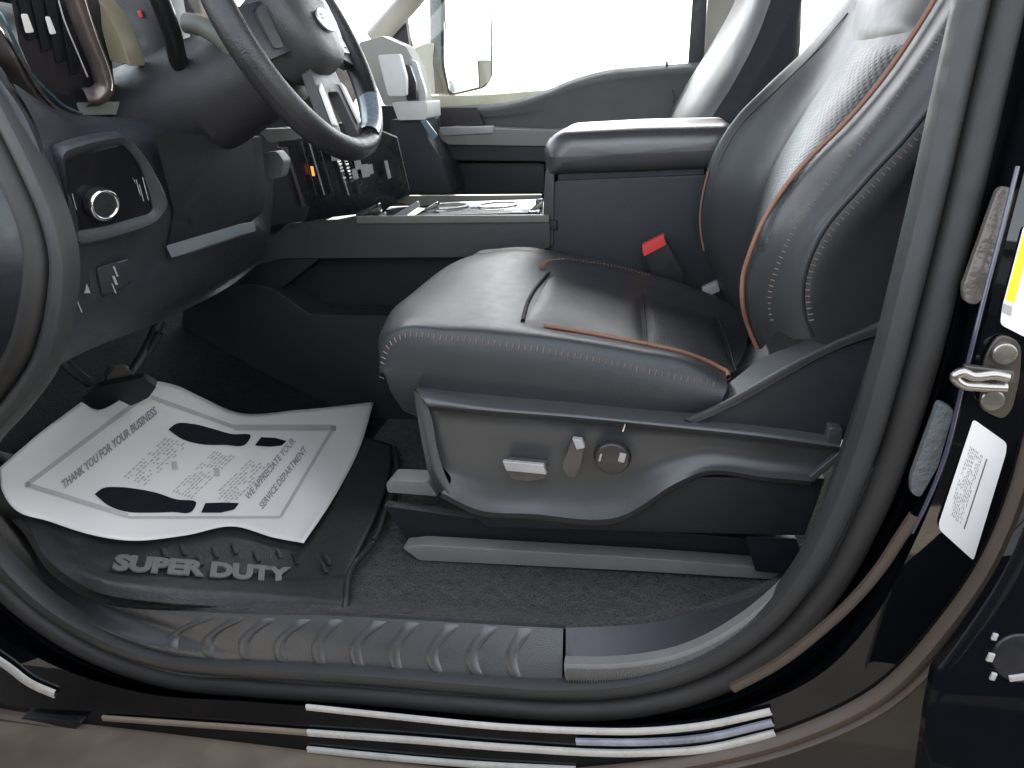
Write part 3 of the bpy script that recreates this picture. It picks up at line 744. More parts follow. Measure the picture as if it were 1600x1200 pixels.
# hinge cover wing
w0 = YS([(1062, 660), (1120, 634), (1200, 588), (1260, 556), (1300, 536), (1400, 500)], .232)
w1 = YS([(1070, 655), (1130, 628), (1208, 584), (1270, 550), (1310, 531), (1410, 495)], .205)
wi = YS([(1055, 640), (1105, 622), (1150, 590), (1190, 560), (1240, 540), (1330, 500)], .262)
w2 = YS([(1085, 662), (1140, 637), (1215, 596), (1275, 562), (1315, 543), (1420, 510)], .205)
loft('hinge_cover_rim', [wi, w0, w1, w2], SHD, seat, n=40, crease=(1,))
prism('hinge_cover', YS([(1078, 664), (1140, 637), (1215, 596), (1275, 562), (1315, 543), (1420, 510), (1400, 700), (1330, 690), (1200, 668)], .212), (0, .03, 0), PLA, seat, bevel=.002, label='flat plastic hinge cover behind the side shield')
# lower cover
prism('lower_cover', YS([(700, 770), (820, 800), (965, 808), (1075, 745), (1200, 748), (1290, 748), (1258, 838), (1000, 832), (860, 828), (760, 826)], .222), (0, .03, 0), PLB, seat, bevel=.004, label='dark plastic lower cover under the side shield')
prism('seat_frame_block', rounded(YS([(1165, 838), (1245, 842), (1262, 900), (1180, 893)], .232), .004), (0, .05, 0), surf('block_navy', (.010, .012, .018), .45), seat, bevel=.003)
box('seat_base', (-.04, .52, .12), (.50, .42, .20), PLB, seat, bevel=.01)
# switches
sw = prism('slide_switch', rounded(YS([(786, 724), (854, 730), (850, 748), (826, 752), (800, 748)], TP-.010), .004, 3), (0, .022, 0), surf('switch_brown', (.085, .075, .070), .4), seat, bevel=.002, label='long seat slide switch')
prism('switch_cap', YS([(785, 721), (849, 727), (854, 742), (791, 736)], TP-.016), (0, .008, 0), SILV, sw, bevel=.0012)
sw2 = prism('recline_switch', rounded(YS([(893, 690), (914, 694), (908, 726), (898, 748), (884, 742), (878, 728)], TP-.008), .006, 3), (0, .02, 0), surf('switch_brown2', (.085, .075, .070), .4), seat, bevel=.003, label='upright recline switch')
prism('switch_cap', YS([(894, 686), (909, 688), (914, 700), (901, 703)], TP-.016), (0, .010, 0), SILV, sw2, bevel=.001)
kc = onY(957, 714, TP-.004)
kb = cyl('lumbar_knob', kc, (0, -1, 0), .0245, .018, surf('knob_dark', (.040, .037, .035), .28), seat, bevel=.004, label='round lumbar knob')
tube('knob_ring', [kc+np.array([math.cos(t)*.026, .002, math.sin(t)*.026]) for t in np.linspace(0, 2*math.pi, 33)], .0011, PLB, kb, k=6, n=0)
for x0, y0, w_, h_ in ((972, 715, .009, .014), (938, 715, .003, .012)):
    p = onY(x0, y0, TP-.0145); box('knob_chrome', p, (w_, .002, h_), SILV, kb, rot=Matrix.Rotation(R(14), 3, 'Y'), bevel=.0006)  # small chrome bits on the knob face
pc2 = onY(975, 668, TP-.008); box('clip', pc2, (.0016, .003, .012), CHR, seat, rot=Matrix.Rotation(R(16), 3, 'Y'))
# rails
rl = thing('seat_rail', 'long grey metal seat rail bolted on the carpet under the driver seat', 'seat rail', tuple(onY(940, 880, .27)))
prism('rail_cover', rounded(YS([(628, 856), (660, 852), (1000, 872), (1242, 890), (1240, 908), (1000, 893), (655, 876)], .262), .004, 2), (0, .03, 0), surf('rail_grey', (.20, .195, .18), .5, grain=.6, gscale=400), rl, bevel=.003)
prism('rail_channel', YS([(600, 790), (760, 812), (1180, 842), (1230, 890), (640, 852)], .300), (0, .02, 0), PLB, rl, bevel=.002, label='dark channel above the rail')
fb = prism('front_foot', rounded(YS([(603, 757), (608, 750), (668, 753), (684, 776), (606, 770)], .345), .003, 2), (0, .05, -.004), surf('foot_grey', (.30, .29, .27), .5, grain=.5, gscale=400), rl, bevel=.002, label='light front foot of the rail')

# ------------------------------------------------------------------ belt buckles
bu = thing('seat_belt_buckle', 'black seat belt buckle with red button beside the driver seat', 'seat belt buckle', tuple(onY(1050, 450, .80)))
prism('body', rounded(YS([(1005, 392), (1041, 376), (1068, 425), (1072, 470), (1030, 465)], .79), .006, 3), (0, .03, 0), surf('buckle_black', (.012, .012, .014), .4), bu, bevel=.004)
prism('release_button', rounded(YS([(1003, 384), (1037, 367), (1041, 383), (1006, 401)], .786), .002, 2), (0, .026, 0), REDP, bu, bevel=.001)
bu2 = tag(prism('belt_latch', rounded(YS([(1097, 451), (1121, 440), (1125, 455), (1100, 466)], .78), .002, 2), (0, .02, 0), SILV, None, bevel=.001), 'small grey latch plate between the seat cushion and backrest', 'latch')

# ------------------------------------------------------------------ centre console
con = thing('center_console', 'charcoal centre console with padded armrest lid and cup holder deck', 'centre console', (-.2, .98, -.02))
# armrest box
prism('armrest_box', rounded(YS([(866, 282), (1160, 270), (1180, 520), (858, 520), (852, 400)], .868), .01, 4), (0, .27, 0), PLA, con, bevel=.012, label='tall charcoal body under the armrest lid')
prism('lid_gap', YS([(872, 272), (1100, 262), (1100, 285), (872, 290)], .875), (0, .25, 0), PLB, con)
lid_front = rounded(YS([(850, 283), (846, 226), (872, 204), (1000, 197), (1150, 194), (1160, 266), (1000, 273), (868, 277)], .85), .022, 6)
LIDM = surf('lid_leather', (.060, .060, .060), .32, spec=.9, grain=.2, gscale=420, wave=.0006, rvar=.03)
lc = np.array(lid_front).mean(0)
def lid_ring(d, Y_):
    out = []
    for p in np.vstack([lid_front, lid_front[:1]]):
        q = p-lc; q2 = np.array([math.copysign(max(0, abs(q[0])-d), q[0]), 0, math.copysign(max(0, abs(q[2])-d), q[2])])
        out.append(np.array([lc[0], Y_, lc[2]])+q2)
    return out
link('armrest_lid', grid(np.array([lid_ring(*a) for a in ((.20, .848), (.032, .849), (.024, .851), (.015, .856), (.008, .864), (.003, .876), (0, .892), (0, 1.0), (0, 1.12), (.006, 1.15), (.02, 1.16), (.2, 1.162))])), LIDM, con, 'padded leather armrest lid')
prism('lid_band', rounded(YS([(852, 268), (866, 262), (864, 384), (846, 384)], .862), .004, 3), (0, .28, 0), PLG, con, bevel=.004, label='lighter front edge of the armrest box')
# deck
dz = onY(700, 343, .86)[2]
prism('deck_side', rounded(YS([(380, 420), (448, 349), (560, 343), (858, 341), (860, 388), (720, 402), (440, 404)], .852), .012, 4), (0, .02, 0), PLG, con, bevel=.008, label='curved side of the cup holder deck')
prism('deck_top', [(-.80, .86, dz-.03), (-.22, .86, dz-.03), (-.22, 1.14, dz-.03), (-.80, 1.14, dz-.03)], (0, 0, .022), PLB, con, bevel=.004)
prism('deck_rim', YS([(556, 338), (858, 336), (858, 348), (556, 350)], .846), (0, .012, 0), surf('rim_olive', (.16, .155, .13), .4), con, bevel=.003, label='pale rim along the near edge of the deck')
prism('deck_rim', YS([(600, 306), (846, 304), (846, 318), (640, 322)], 1.12), (0, .012, 0), surf('rim_olive2', (.15, .145, .12), .4), con, bevel=.003, label='pale rim along the far edge of the deck')
box('cup_holder_insert', (-.42, 1.0, dz-.002), (.26, .20, .012), PLB, con, bevel=.003)
for cx_ in (-.50, -.38):
    rg = [np.array([cx_+.045*math.cos(t), 1.0+.045*math.sin(t), dz+.008]) for t in np.linspace(0, 2*math.pi, 33)]
    tube('cup_holder_ring', rg, .003, SILV, con, n=0, k=8, ref=(0, 0, 1))
for nm, pts, Y_, mt in (('shifter_trim', [(555, 334), (592, 317), (595, 332), (560, 350)], .90, CHR), ('shifter_lower_trim', [(571, 347), (601, 331), (601, 338), (573, 353)], .90, SILV),  # second piece is a silver trim edge below the chrome one
                    ('trim_bar', [(612, 338), (652, 314), (655, 322), (616, 350)], .93, SILV), ('trim_bar', [(645, 338), (683, 315), (686, 326), (650, 350)], .94, CHR),
                    ('trim_plate', [(690, 334), (728, 333), (728, 345), (690, 346)], .92, SILV), ('trim_plate', [(735, 323), (776, 322), (777, 335), (737, 337)], .98, SILV),
                    ('trim_plate', [(779, 330), (842, 330), (844, 342), (780, 343)], .92, CHR), ('trim_hook', [(836, 312), (848, 310), (848, 342), (839, 342)], .93, CHR)):
    prism(nm, rounded(YS(pts, Y_), .003, 2), (0, .012, 0), mt, con, bevel=.0015)
# lower console side: recess and panel
prism('lower_side', rounded(YS([(290, 452), (392, 443), (428, 452), (484, 492), (640, 494), (900, 500), (900, 700), (260, 700)], .835), .02, 5), (0, .10, 0), PLA, con, bevel=.012, label='charcoal lower side panel of the console in the footwell')
prism('recess_back', YS([(380, 400), (900, 385), (900, 520), (400, 500)], .93), (0, .02, 0), PLB, con, label='dark recess below the deck')
prism('recess_front', rounded(YS([(330, 380), (440, 404), (500, 404), (440, 450), (380, 452)], .86), .01), (0, .08, 0), PLB, con, bevel=.006)

# ------------------------------------------------------------------ dashboard
dash = thing('dashboard', 'charcoal dashboard with knee panel, light switch panel and centre stack', 'dashboard', (-1.0, .9, .3))
kp = [
    YS([(20, 130, .10), (100, 175, .2), (200, 185, .3), (330, 200, .5), (440, 205, .72)]),
    YS([(55, 195, .10), (140, 208, .2), (232, 214, .3), (330, 240, .5), (430, 250, .72)]),
    YS([(84, 290, .095), (180, 300, .2), (262, 315, .3), (350, 325, .48), (425, 330, .72)]),
    YS([(92, 390, .095), (180, 400, .2), (266, 396, .3), (372, 358, .48), (420, 370, .72)]),
    YS([(80, 470, .095), (180, 482, .2), (268, 458, .32), (345, 430, .5), (412, 398, .72)]),
    YS([(52, 540, .10), (150, 530, .2), (262, 485, .38), (330, 452, .5), (408, 404, .72)]),
    YS([(14, 612, .11), (112, 560, .2), (262, 497, .4), (332, 463, .5), (408, 410, .72)]),
]
kp.append(kp[-1]+np.array([-.14, 0, .02]))
loft('knee_panel', kp, PLA, dash, n=60, m=6, crease=(6,), label='charcoal knee panel under the steering column')
# end cap between seal and panel
ec = [[onSlope(x, y, .0) for x, y in [(-40, 110), (10, 185), (50, 265), (80, 335), (88, 400), (76, 470), (52, 540), (8, 615)]],
      YS([(-10, 110), (40, 185), (72, 262), (96, 335), (101, 400), (90, 470), (66, 538), (22, 614)], .085),
      YS([(0, 110), (60, 188), (92, 262), (112, 335), (118, 400), (106, 470), (80, 536), (32, 612)], .12)]
loft('end_cap', ec, PLA, dash, n=50, crease=(1,), label='curved end cap of the dashboard beside the door seal')
# headlight switch panel
sp_Y = lambda x: .125+(x-95)*.00085
def spq(pts, o=0.0): return np.array([onY(x, y, sp_Y(x)+o) for x, y in pts])
def bezel(name, outer, inner, mat, depth, parent, label=None):
    O = smoothpoly(rounded(outer, .012, 4), 72); I = smoothpoly(rounded(inner, .010, 4), 72)
    nn = np.cross(O[20]-O[0], O[40]-O[0]); nn /= np.linalg.norm(nn)
    if nn@(CAM-O[0]) < 0: nn = -nn
    G = np.array([O-nn*.02, O, O*.8+I*.2+nn*depth, O*.35+I*.65+nn*depth, I, I-nn*.02])
    G = np.concatenate([G, G[:, :1]], 1)
    return link(name, grid(G), mat, parent, label), nn
bz, bn = bezel('light_switch_bezel', spq([(92, 232), (198, 208), (232, 250), (266, 322), (240, 352), (118, 386)], -.022), spq([(99, 250), (192, 224), (220, 258), (240, 328), (231, 335), (111, 363)], -.020), PLA, .004, dash, 'rounded bezel around the headlight switch')
prism('switch_plate', spq([(92, 252), (196, 226), (240, 335), (108, 368)], -.018), (0, .004, 0), surf('gloss_black', (.008, .008, .010), .18), dash, label='gloss black headlight switch plate')
lk = spq([(158, 318)], -.028)[0]
hk = cyl('light_knob', lk, bn, .0215, .016, surf('knob2', (.02, .02, .022), .3), dash, bevel=.003)
tube('knob_ring', [lk+bn*.008+(Matrix.Rotation(t, 3, Vector(bn)) @ Vector(np.cross(bn, (0, 0, 1)))*.0195) for t in np.linspace(0, 2*math.pi, 40)], .0026, CHR, hk, k=8, n=0, ref=tuple(bn))
rr = random.Random(5)
vv = []; ff = []
for bx in (112, 122, 134, 180, 192, 204, 212, 222):
    for q in range(3):
        x = bx+q*2.5; y0 = 300+rr.uniform(-8, 8)-(bx-112)*.16; b = len(vv)
        for (a, c) in ((x, y0), (x+1.2, y0), (x+8.2, y0+26), (x+7, y0+26)):
            vv.append(tuple(onY(a, c, sp_Y(a)-.0195)))
        ff.append((b, b+1, b+2, b+3))
me = bpy.data.meshes.new('i'); me.from_pydata(vv, [], ff); link('switch_marks', me, SILV, dash, 'small pale symbols beside the headlight knob', 'stuff', 0)
# brake release and hood release
for k, (pts, lb) in enumerate((([(103, 424), (142, 418), (152, 470), (118, 482), (100, 470)], 'parking brake release pull'), ([(150, 418), (186, 408), (192, 448), (160, 462)], 'hood release pull'))):
    F = rounded(np.array([onY(x, y, .125+(x-95)*.00085-.012) for x, y in pts]), .006, 3)
    hp = prism('release_pull', F, (0, .02, 0), PLA, dash, bevel=.004, label=lb)
    marks = ([(122, 434, 10, 24), (100, 433, 2, 18), (119, 468, 2, 20)], [(176, 416, 3, 16), (175, 431, 4, 14), (174, 443, 2, 15)])[k]
    vv = []; ff = []
    for (x, y, w, h) in marks:
        b = len(vv)
        for (a, c) in ((x, y), (x+w, y), (x+w+h*.4, y+h), (x+h*.4, y+h)): vv.append(tuple(onY(a, c, .125+(a-95)*.00085-.0135)))
        ff.append((b, b+1, b+2, b+3))
    me = bpy.data.meshes.new('i'); me.from_pydata(vv, [], ff); link('symbol', me, SILV, hp, None, None, 0)
prism('column_recess_shade', rounded(YS([(x, y, .285+(x-262)*.0016) for x, y in [(240, 208), (395, 215), (404, 300), (398, 335), (374, 356), (262, 388), (272, 330)]]), .006, 3), (0, .03, 0), surf('recess_shade', (.010, .011, .013), .5), dash, bevel=.004, label='dark panel painting the recess shade right of the light switch')  # shade of the recess painted as a near-black panel
# ledge of the lower column cover
prism('column_ledge', rounded(YS([(259, 384, .272), (374, 350, .456), (378, 366, .462), (268, 403, .286)]), .004, 2), (0, .05, -.004), surf('ledge_blue', (.15, .17, .18), .4, grain=.4), dash, bevel=.003, label='blue grey ledge under the steering column')
# upper dash mass, driver's side and across
up_rows = []
for Y_, zt, xr in ((.11, .83, -1.02), (.3, .89, -1.06), (.5, .90, -1.08), (.8, .88, -1.06), (1.0, .90, -1.02), (1.2, .90, -.99), (1.4, .89, -.97), (1.64, .87, -.96)):
    up_rows.append([(xr-.36, Y_, zt+.01), (xr-.2, Y_, zt+.015), (xr-.05, Y_, zt), (xr+.02, Y_, zt-.04), (xr+.03, Y_, zt-.12), (xr-.02, Y_, zt-.2), (xr-.04, Y_, .5), (xr-.02, Y_, .4), (xr-.1, Y_, .33)])
loft('dash_body', [np.array(r) for r in up_rows], PLA, dash, n=60, m=4, label='long upper body of the dashboard')
# far (passenger) end of the dash, seen past the wheel
def slab(name, pts, Y_, mat, t=.03, bev=.006, rad=.006, label=None, parent=dash):
    return prism(name, rounded(YS(pts, Y_), rad, 3), (0, t, 0), mat, parent, bevel=bev, label=label)
slab('dash_end', [(590, 165), (664, 165), (668, 190), (664, 222), (690, 252), (706, 300), (600, 300), (560, 200)], 1.60, PLA, .06, label='far end of the dashboard by the passenger door')
slab('dash_pad', [(560, 66), (598, 56), (634, 72), (652, 106), (666, 165), (600, 165)], 1.50, CREAM, .08, label='end of the dash top with its washed-out light painted pale')  # light washing over the dash end is painted in as cream
slab('screen', [(590, 86), (624, 84), (634, 120), (634, 150), (606, 150)], 1.15, WHM, .02, .002, label='touch screen with its glare painted white')  # glare on the screen painted as plain white
slab('side_vent', [(626, 100), (640, 102), (650, 130), (650, 156), (636, 158), (630, 130)], 1.46, SAT, .03, .003, label='dark outer air vent')
slab('vent_rim', [(640, 92), (650, 96), (664, 140), (666, 168), (656, 168), (652, 130)], 1.45, SILV, .02, .003)
slab('glove_ledge', [(612, 160), (667, 158), (668, 184), (664, 187), (622, 188)], 1.42, WHM, .14, .004, label='ledge ahead of the passenger with its bright light painted white')  # sunlight on this ledge is put into its white colour
slab('glove_box', [(610, 187), (664, 186), (668, 215), (690, 250), (706, 302), (604, 300)], 1.44, PLA, .16, .006, label='glove box door')
slab('blue_edge', [(656, 188), (664, 186), (684, 212), (676, 220)], 1.42, surf('blue_grey', (.16, .22, .28), .3), .01, .002)
# centre stack
sY = lambda x: .78+(x-440)*.0016
def stk(name, pts, mat, o=0.0, t=.01, bev=.0015, rad=.003, label=None, parent=dash):
    return prism(name, rounded(np.array([onY(x, y, sY(x)+o) for x, y in pts]), rad, 2), (-.3*t, t, 0), mat, parent, bevel=bev, label=label)
cs = stk('center_stack', [(430, 200), (560, 190), (620, 215), (640, 300), (600, 330), (470, 345), (450, 300)], surf('stack_black', (.012, .013, .016), .3), .012, .04, .004, label='dark centre stack panel')
stk('stack_side', [(392, 232), (440, 230), (482, 330), (476, 346), (420, 352), (400, 320)], PLB, .0, .03, .004)
stk('stack_edge', [(444, 230), (448, 230), (476, 322), (472, 323)], BRN, -.008, .004, .0008, .001, label='thin bronze edge of the stack')
for x0, x1, mt in ((482, 484, SILV), (496, 498, PLG), (520, 522, SILV), (538, 540, PLG), (470, 471.5, PLG)):
    stk('trim_line', [(x0, 222), (x1, 222), (x1+24, 305), (x0+24, 305)], mt, -.004, .002, .0003, .0008)
em = bpy.data.materials.new('orange_light'); em.use_nodes = True
em.node_tree.nodes['Principled BSDF'].inputs['Base Color'].default_value = (.8, .2, .05, 1)
em.node_tree.nodes['Principled BSDF'].inputs['Emission Color'].default_value = (1, .25, .06, 1); em.node_tree.nodes['Principled BSDF'].inputs['Emission Strength'].default_value = .3
stk('indicator_light', [(485, 260), (489, 260), (492, 275), (488, 275)], em, -.006, .002, .0004, .001, label='small orange indicator light')
for k, (x, y, w, h) in enumerate(((512, 224, 13, 26), (552, 248, 10, 16), (562, 258, 12, 18), (549, 265, 8, 14), (573, 258, 8, 13), (600, 252, 5, 26))):
    stk('stack_button', [(x, y), (x+w, y-2), (x+w+h*.25, y+h), (x+h*.25, y+h+2)], SILV, -.010, .006, .001, .0015)
vv = []; ff = []
for c0_ in (524, 535):
    for k in range(9):
        x = c0_+k*1.6; y = 240+k*5.2; b = len(vv)
        for (a, c) in ((x, y), (x+5, y-1), (x+5.6, y+2), (x+.6, y+3)): vv.append(tuple(onY(a, c, sY(a)-.006)))
        ff.append((b, b+1, b+2, b+3))
me = bpy.data.meshes.new('i'); me.from_pydata(vv, [], ff); link('stack_markings', me, CHR, dash, 'rows of tiny bright markings on the stack', 'stuff', 0)
slab('light_pad', [(402, 202), (466, 200), (470, 217), (420, 223)], .60, surf('pad_light', (.24, .25, .235), .5), .03, .003, .004, label='pale block under the column')
slab('light_pad', [(404, 240), (432, 236), (444, 252), (438, 278), (412, 280)], .62, surf('pad_light2', (.13, .14, .135), .5), .03, .006, .006)
# left air vent and cluster surround
vt = lambda x: .16+max(0, x)*.0009
def vp(pts, o=0): return np.array([onY(x, y, vt(x)+o) for x, y in pts])
V_out = [(86, -40), (130, -30), (150, 40), (172, 112), (176, 138), (168, 152), (140, 158), (120, 156), (60, 120), (20, 60), (-10, -30)]
prism('vent_cavity', vp([(10, -40), (120, -40), (150, 60), (160, 150), (130, 158), (60, 135), (30, 70)], .03), (0, .03, 0), surf('cavity', (.012, .010, .012), .5), dash, label='dark outer air vent cavity')
sweep('vent_frame', vp([(100, -50), (118, 10), (140, 70), (156, 112), (160, 136), (150, 148), (132, 152)], .0), [(-.013, .01), (-.013, -.002), (-.009, -.006), (.006, -.006), (.011, -.002), (.012, .01)], BRN, dash, n=50, label='bronze frame of the outer air vent')
tube('vent_trim', vp([(122, -40), (136, 10), (152, 60), (170, 108), (175, 128), (174, 142)], -.008), .0016, CHR, dash, n=40, k=8)
tube('vent_trim', vp([(84, -30), (100, 30), (122, 84), (137, 120)], -.006), .0011, SILV, dash, n=30, k=8)
tube('vent_trim', vp([(-20, -10), (5, 28), (26, 72), (46, 112), (74, 142), (105, 168), (128, 178)], -.01), .0024, surf('teal_trim', (.10, .16, .18), .25, metal=.6), dash, n=50, k=8)
tube('vent_trim', vp([(-14, 26), (4, 50), (20, 76), (38, 108), (62, 146), (92, 178), (112, 196)], -.016), .0018, CHR, dash, n=50, k=8)
sweep('dash_trim', vp([(-30, 40), (10, 90), (35, 130), (60, 165), (85, 185), (108, 196)], .0), [(-.020, .01), (-.018, -.002), (0, -.006), (.012, -.003), (.014, .01)], BRN, dash, n=40, label='bronze trim strip under the outer vent')
for (x, y, w, h) in ((32, 22, 7, 28), (70, 26, 4, 26)):
    prism('vent_tab', rounded(vp([(x, y), (x+w, y-1), (x+w+11, y+h), (x+8, y+h+2)], .018), .002, 2), (0, .004, 0), WHM, dash, bevel=.0008, label='bright tab on an air vent vane')
for k in range(4):
    prism('vent_vane', vp([(20+k*22, -30), (34+k*22, -32), (52+k*22, 60+k*18), (44+k*22, 64+k*18)], .024), (0, .01, .002), SAT, dash, bevel=.001)
prism('cluster_shelf', rounded(vp([(118, 160), (215, 158), (240, 168), (228, 178), (126, 180)], .02), .004, 2), (0, .10, -.01), surf('shelf_pale', (.17, .18, .165), .5), dash, bevel=.002, label='pale shelf below the instrument cluster')
prism('cluster_side', rounded(YS([(146, -10), (166, 14), (188, 60), (204, 104), (198, 100), (172, 96), (160, 50)], .34), .004, 2), (0, .04, 0), surf('cluster_cream', (.22, .195, .13), .5), dash, bevel=.003, label='side of the instrument hood with its lit area painted cream')  # lit patch of the hood painted as a cream piece
prism('cluster_panel', rounded(YS([(155, -20), (255, -20), (270, 60), (300, 130), (300, 170), (215, 176), (195, 120)], .42), .008), (0, .05, 0), surf('cluster_dark', (.018, .020, .024), .35), dash, bevel=.006, label='dark face of the instrument cluster')
slab('red_mark', [(214, 17), (219, 16), (223, 27), (218, 28)], .415, surf('red_mark_m', (.45, .03, .05), .4), .003, .0005, .001)

# ------------------------------------------------------------------ steering wheel
TW = R(24)
WA = Vector((math.cos(TW), 0, math.sin(TW)))
WU = Vector((-math.sin(TW), 0, math.cos(TW)))
WS = Vector((0, 1, 0))
WC = Vector(onY(462, 52, .44))
sw_ = thing('steering_wheel', 'black leather steering wheel with oval badge on the hub', 'steering wheel', tuple(WC-WA*.1))
def wl_(s, u, a): return np.array(WC+WS*s+WU*u+WA*a)
RW = .192
sweep('rim', [wl_(RW*math.cos(t), RW*math.sin(t), 0) for t in np.linspace(0, 2*math.pi, 97)], circ(.0175, 16, .021), surf('wheel_leather', (.020, .0195, .022), .4, grain=.6, gscale=420), sw_, n=0, closed=True, ref=tuple(WA), label='leather wrapped rim')
for t0 in (R(-50), ):
    sweep('rim_accent', [wl_((RW-.006)*math.cos(t), (RW-.006)*math.sin(t), .004) for t in np.linspace(R(-72), R(-38), 20)], circ(.0168, 14, .0198), surf('accent_blue', (.20, .24, .27), .25), sw_, n=0, ref=tuple(WA), label='shiny pale lower insert of the rim')
stitches('rim_stitching', np.array([wl_((RW-.0145)*math.cos(t), (RW-.0145)*math.sin(t), .006) for t in np.linspace(R(-150), R(150), 200)]), THRD, sw_, step=.006, length=.005, r=.0006, perp=True, nrm=tuple(WA))
# airbag pad
def padcurve(sc, a):
    pts = []
    for s_, u_ in ((-.085, .050), (-.06, .062), (0, .066), (.06, .062), (.085, .050), (.088, .01), (.070, -.040), (.040, -.068), (0, -.074), (-.040, -.068), (-.070, -.040), (-.088, .01)):
        pts.append(wl_(s_*sc, u_*sc, a))
    return cr(pts+[pts[0]], 60)
Gp = np.array([padcurve(.94, -.03), padcurve(1.0, -.01), padcurve(.99, .018), padcurve(.93, .034), padcurve(.80, .044), padcurve(.5, .050), padcurve(.2, .052), padcurve(.01, .052)])
link('airbag_pad', grid(Gp), surf('airbag', (.040, .042, .044), .42, grain=.6, gscale=500), sw_, 'grey padded airbag cover')
ov = [wl_(.031*math.cos(t), -.008+.0185*math.sin(t), .0535) for t in np.linspace(0, 2*math.pi, 33)[:-1]]
bd = prism('badge', ov, tuple(WA*.003), surf('badge_silver', (.55, .57, .60), .2, metal=.5), sw_, bevel=.001, label='silver oval badge')
textmesh("badge_script", "Ford", lambda x, y, z: wl_(x, -.008+y, .0575), surf("badge_ink", (.06, .07, .10), .4), bd, size=.024, shear=.4)
# spokes
for sgn in (-1, 1):
    A_ = [wl_(sgn*.075, .040, .012), wl_(sgn*.185, .022, .0), wl_(sgn*.186, -.030, .0), wl_(sgn*.165, -.052, .004), wl_(sgn*.070, -.035, .012)]
    prism('spoke', rounded(A_, .008, 3), tuple(-WA*.022), PLA, sw_, bevel=.004)
    prism('spoke_trim', rounded([wl_(sgn*.096, .030, .018), wl_(sgn*(.150 if sgn > 0 else .118), .022, .012), wl_(sgn*(.158 if sgn > 0 else .122), -.034, .010), wl_(sgn*.104, -.034, .016)], .006, 3), tuple(-WA*.010), PLG if sgn < 0 else SILV, sw_, bevel=.002, label='button cluster on the spoke')
    for q in range(4 if sgn > 0 else 0):
        for w in range(2):
            c = wl_(sgn*(.103+w*.028), .018-q*.013, .0185-w*.005); box('wheel_button', c, (.004, .020, .009), SAT, sw_, rot=Matrix((WA, WS, WU)).transposed(), bevel=.001)
lo = [wl_(-.046, -.060, .012), wl_(.046, -.060, .012), wl_(.062, -.175, -.002), wl_(.034, -.184, -.002), wl_(.022, -.100, .008), wl_(-.022, -.100, .008), wl_(-.034, -.184, -.002), wl_(-.062, -.175, -.002)]
prism('lower_spoke', rounded(lo, .008, 3), tuple(-WA*.018), PLG, sw_, bevel=.004, label='forked lower spoke')
for sgn in (-1, 1):
    prism('spoke_trim', rounded([wl_(sgn*.036, -.085, .010), wl_(sgn*.050, -.095, .009), wl_(sgn*.058, -.150, .003), wl_(sgn*.044, -.155, .003)], .004, 2), tuple(WA*.004), WHM, sw_, bevel=.001, label='bright trim on the lower spoke')
# column, shroud and stalk
prism('column', [wl_(.05*math.cos(t), -.005+.05*math.sin(t), -.03) for t in np.linspace(0, 2*math.pi, 25)[:-1]], tuple(-WA*.42), PLB, sw_, bevel=.004)
shr = [[wl_(.062*math.cos(t), -.02+.062*math.sin(t), a) for t in np.linspace(0, 2*math.pi, 40)] for a in (-.035,)]
Gs = np.array([[wl_(r_*1.05*math.cos(t), -.02+r_*math.sin(t)-(a+.035)*.1, a) for t in np.linspace(0, 2*math.pi, 41)] for r_, a in ((.02, -.034), (.056, -.036), (.068, -.045), (.078, -.10), (.088, -.18), (.095, -.30))])
link('column_shroud', grid(Gs), surf('shroud_plastic', (.022, .021, .024), .45, grain=.5), sw_, 'charcoal steering column shroud')
tube('signal_stalk', YS([(300, 118, .40), (284, 104, .37), (268, 50, .32), (246, -10, .28), (225, -60, .26)]), .0135, SAT, sw_, n=40, k=14, label='black stalk on the column')
tube('lit_column_cover', YS([(395, 130, .40), (345, 60, .37), (312, 40, .36), (290, 36, .36)]), .014, surf('cover_lit_pale', (.15, .16, .14), .5), sw_, n=30, k=14, label='upper shroud cover with the light on it painted pale grey')  # column cover, the light on it put into the pale colour

# ------------------------------------------------------------------ pedals
ped = thing('brake_pedal', 'dark brake pedal over the top corner of the paper mat', 'pedal', tuple(onY(190, 620, .52)))
prism('pad', rounded(YS([(128, 622), (150, 606), (222, 590), (245, 604), (232, 622), (170, 650), (150, 650)], .425), .006, 3), (-.01, .02, .004), RUB, ped, bevel=.004)
tube('arm', YS([(188, 612, .44), (205, 585, .47), (230, 545, .51), (250, 500, .54)]), .011, PLB, ped, n=20)
ap = thing('accelerator_pedal', 'small worn metal pedal end above the paper mat', 'pedal', tuple(onY(190, 580, .66)))
prism('pad', rounded(YS([(165, 592), (176, 578), (200, 578), (222, 596), (228, 612), (205, 600), (170, 606)], .455), .008, 3), (-.02, .02, .004), surf('pedal_metal', (.20, .185, .15), .4, metal=.4), ap, bevel=.004)
tube('arm', YS([(200, 590, .47), (225, 560, .50), (250, 520, .52)]), .008, PLB, ap, n=16)
tube('dash_pedal_arm', YS([(95, 560, .30), (115, 580, .36), (140, 598, .42)]), .010, PLA, ped, n=14)

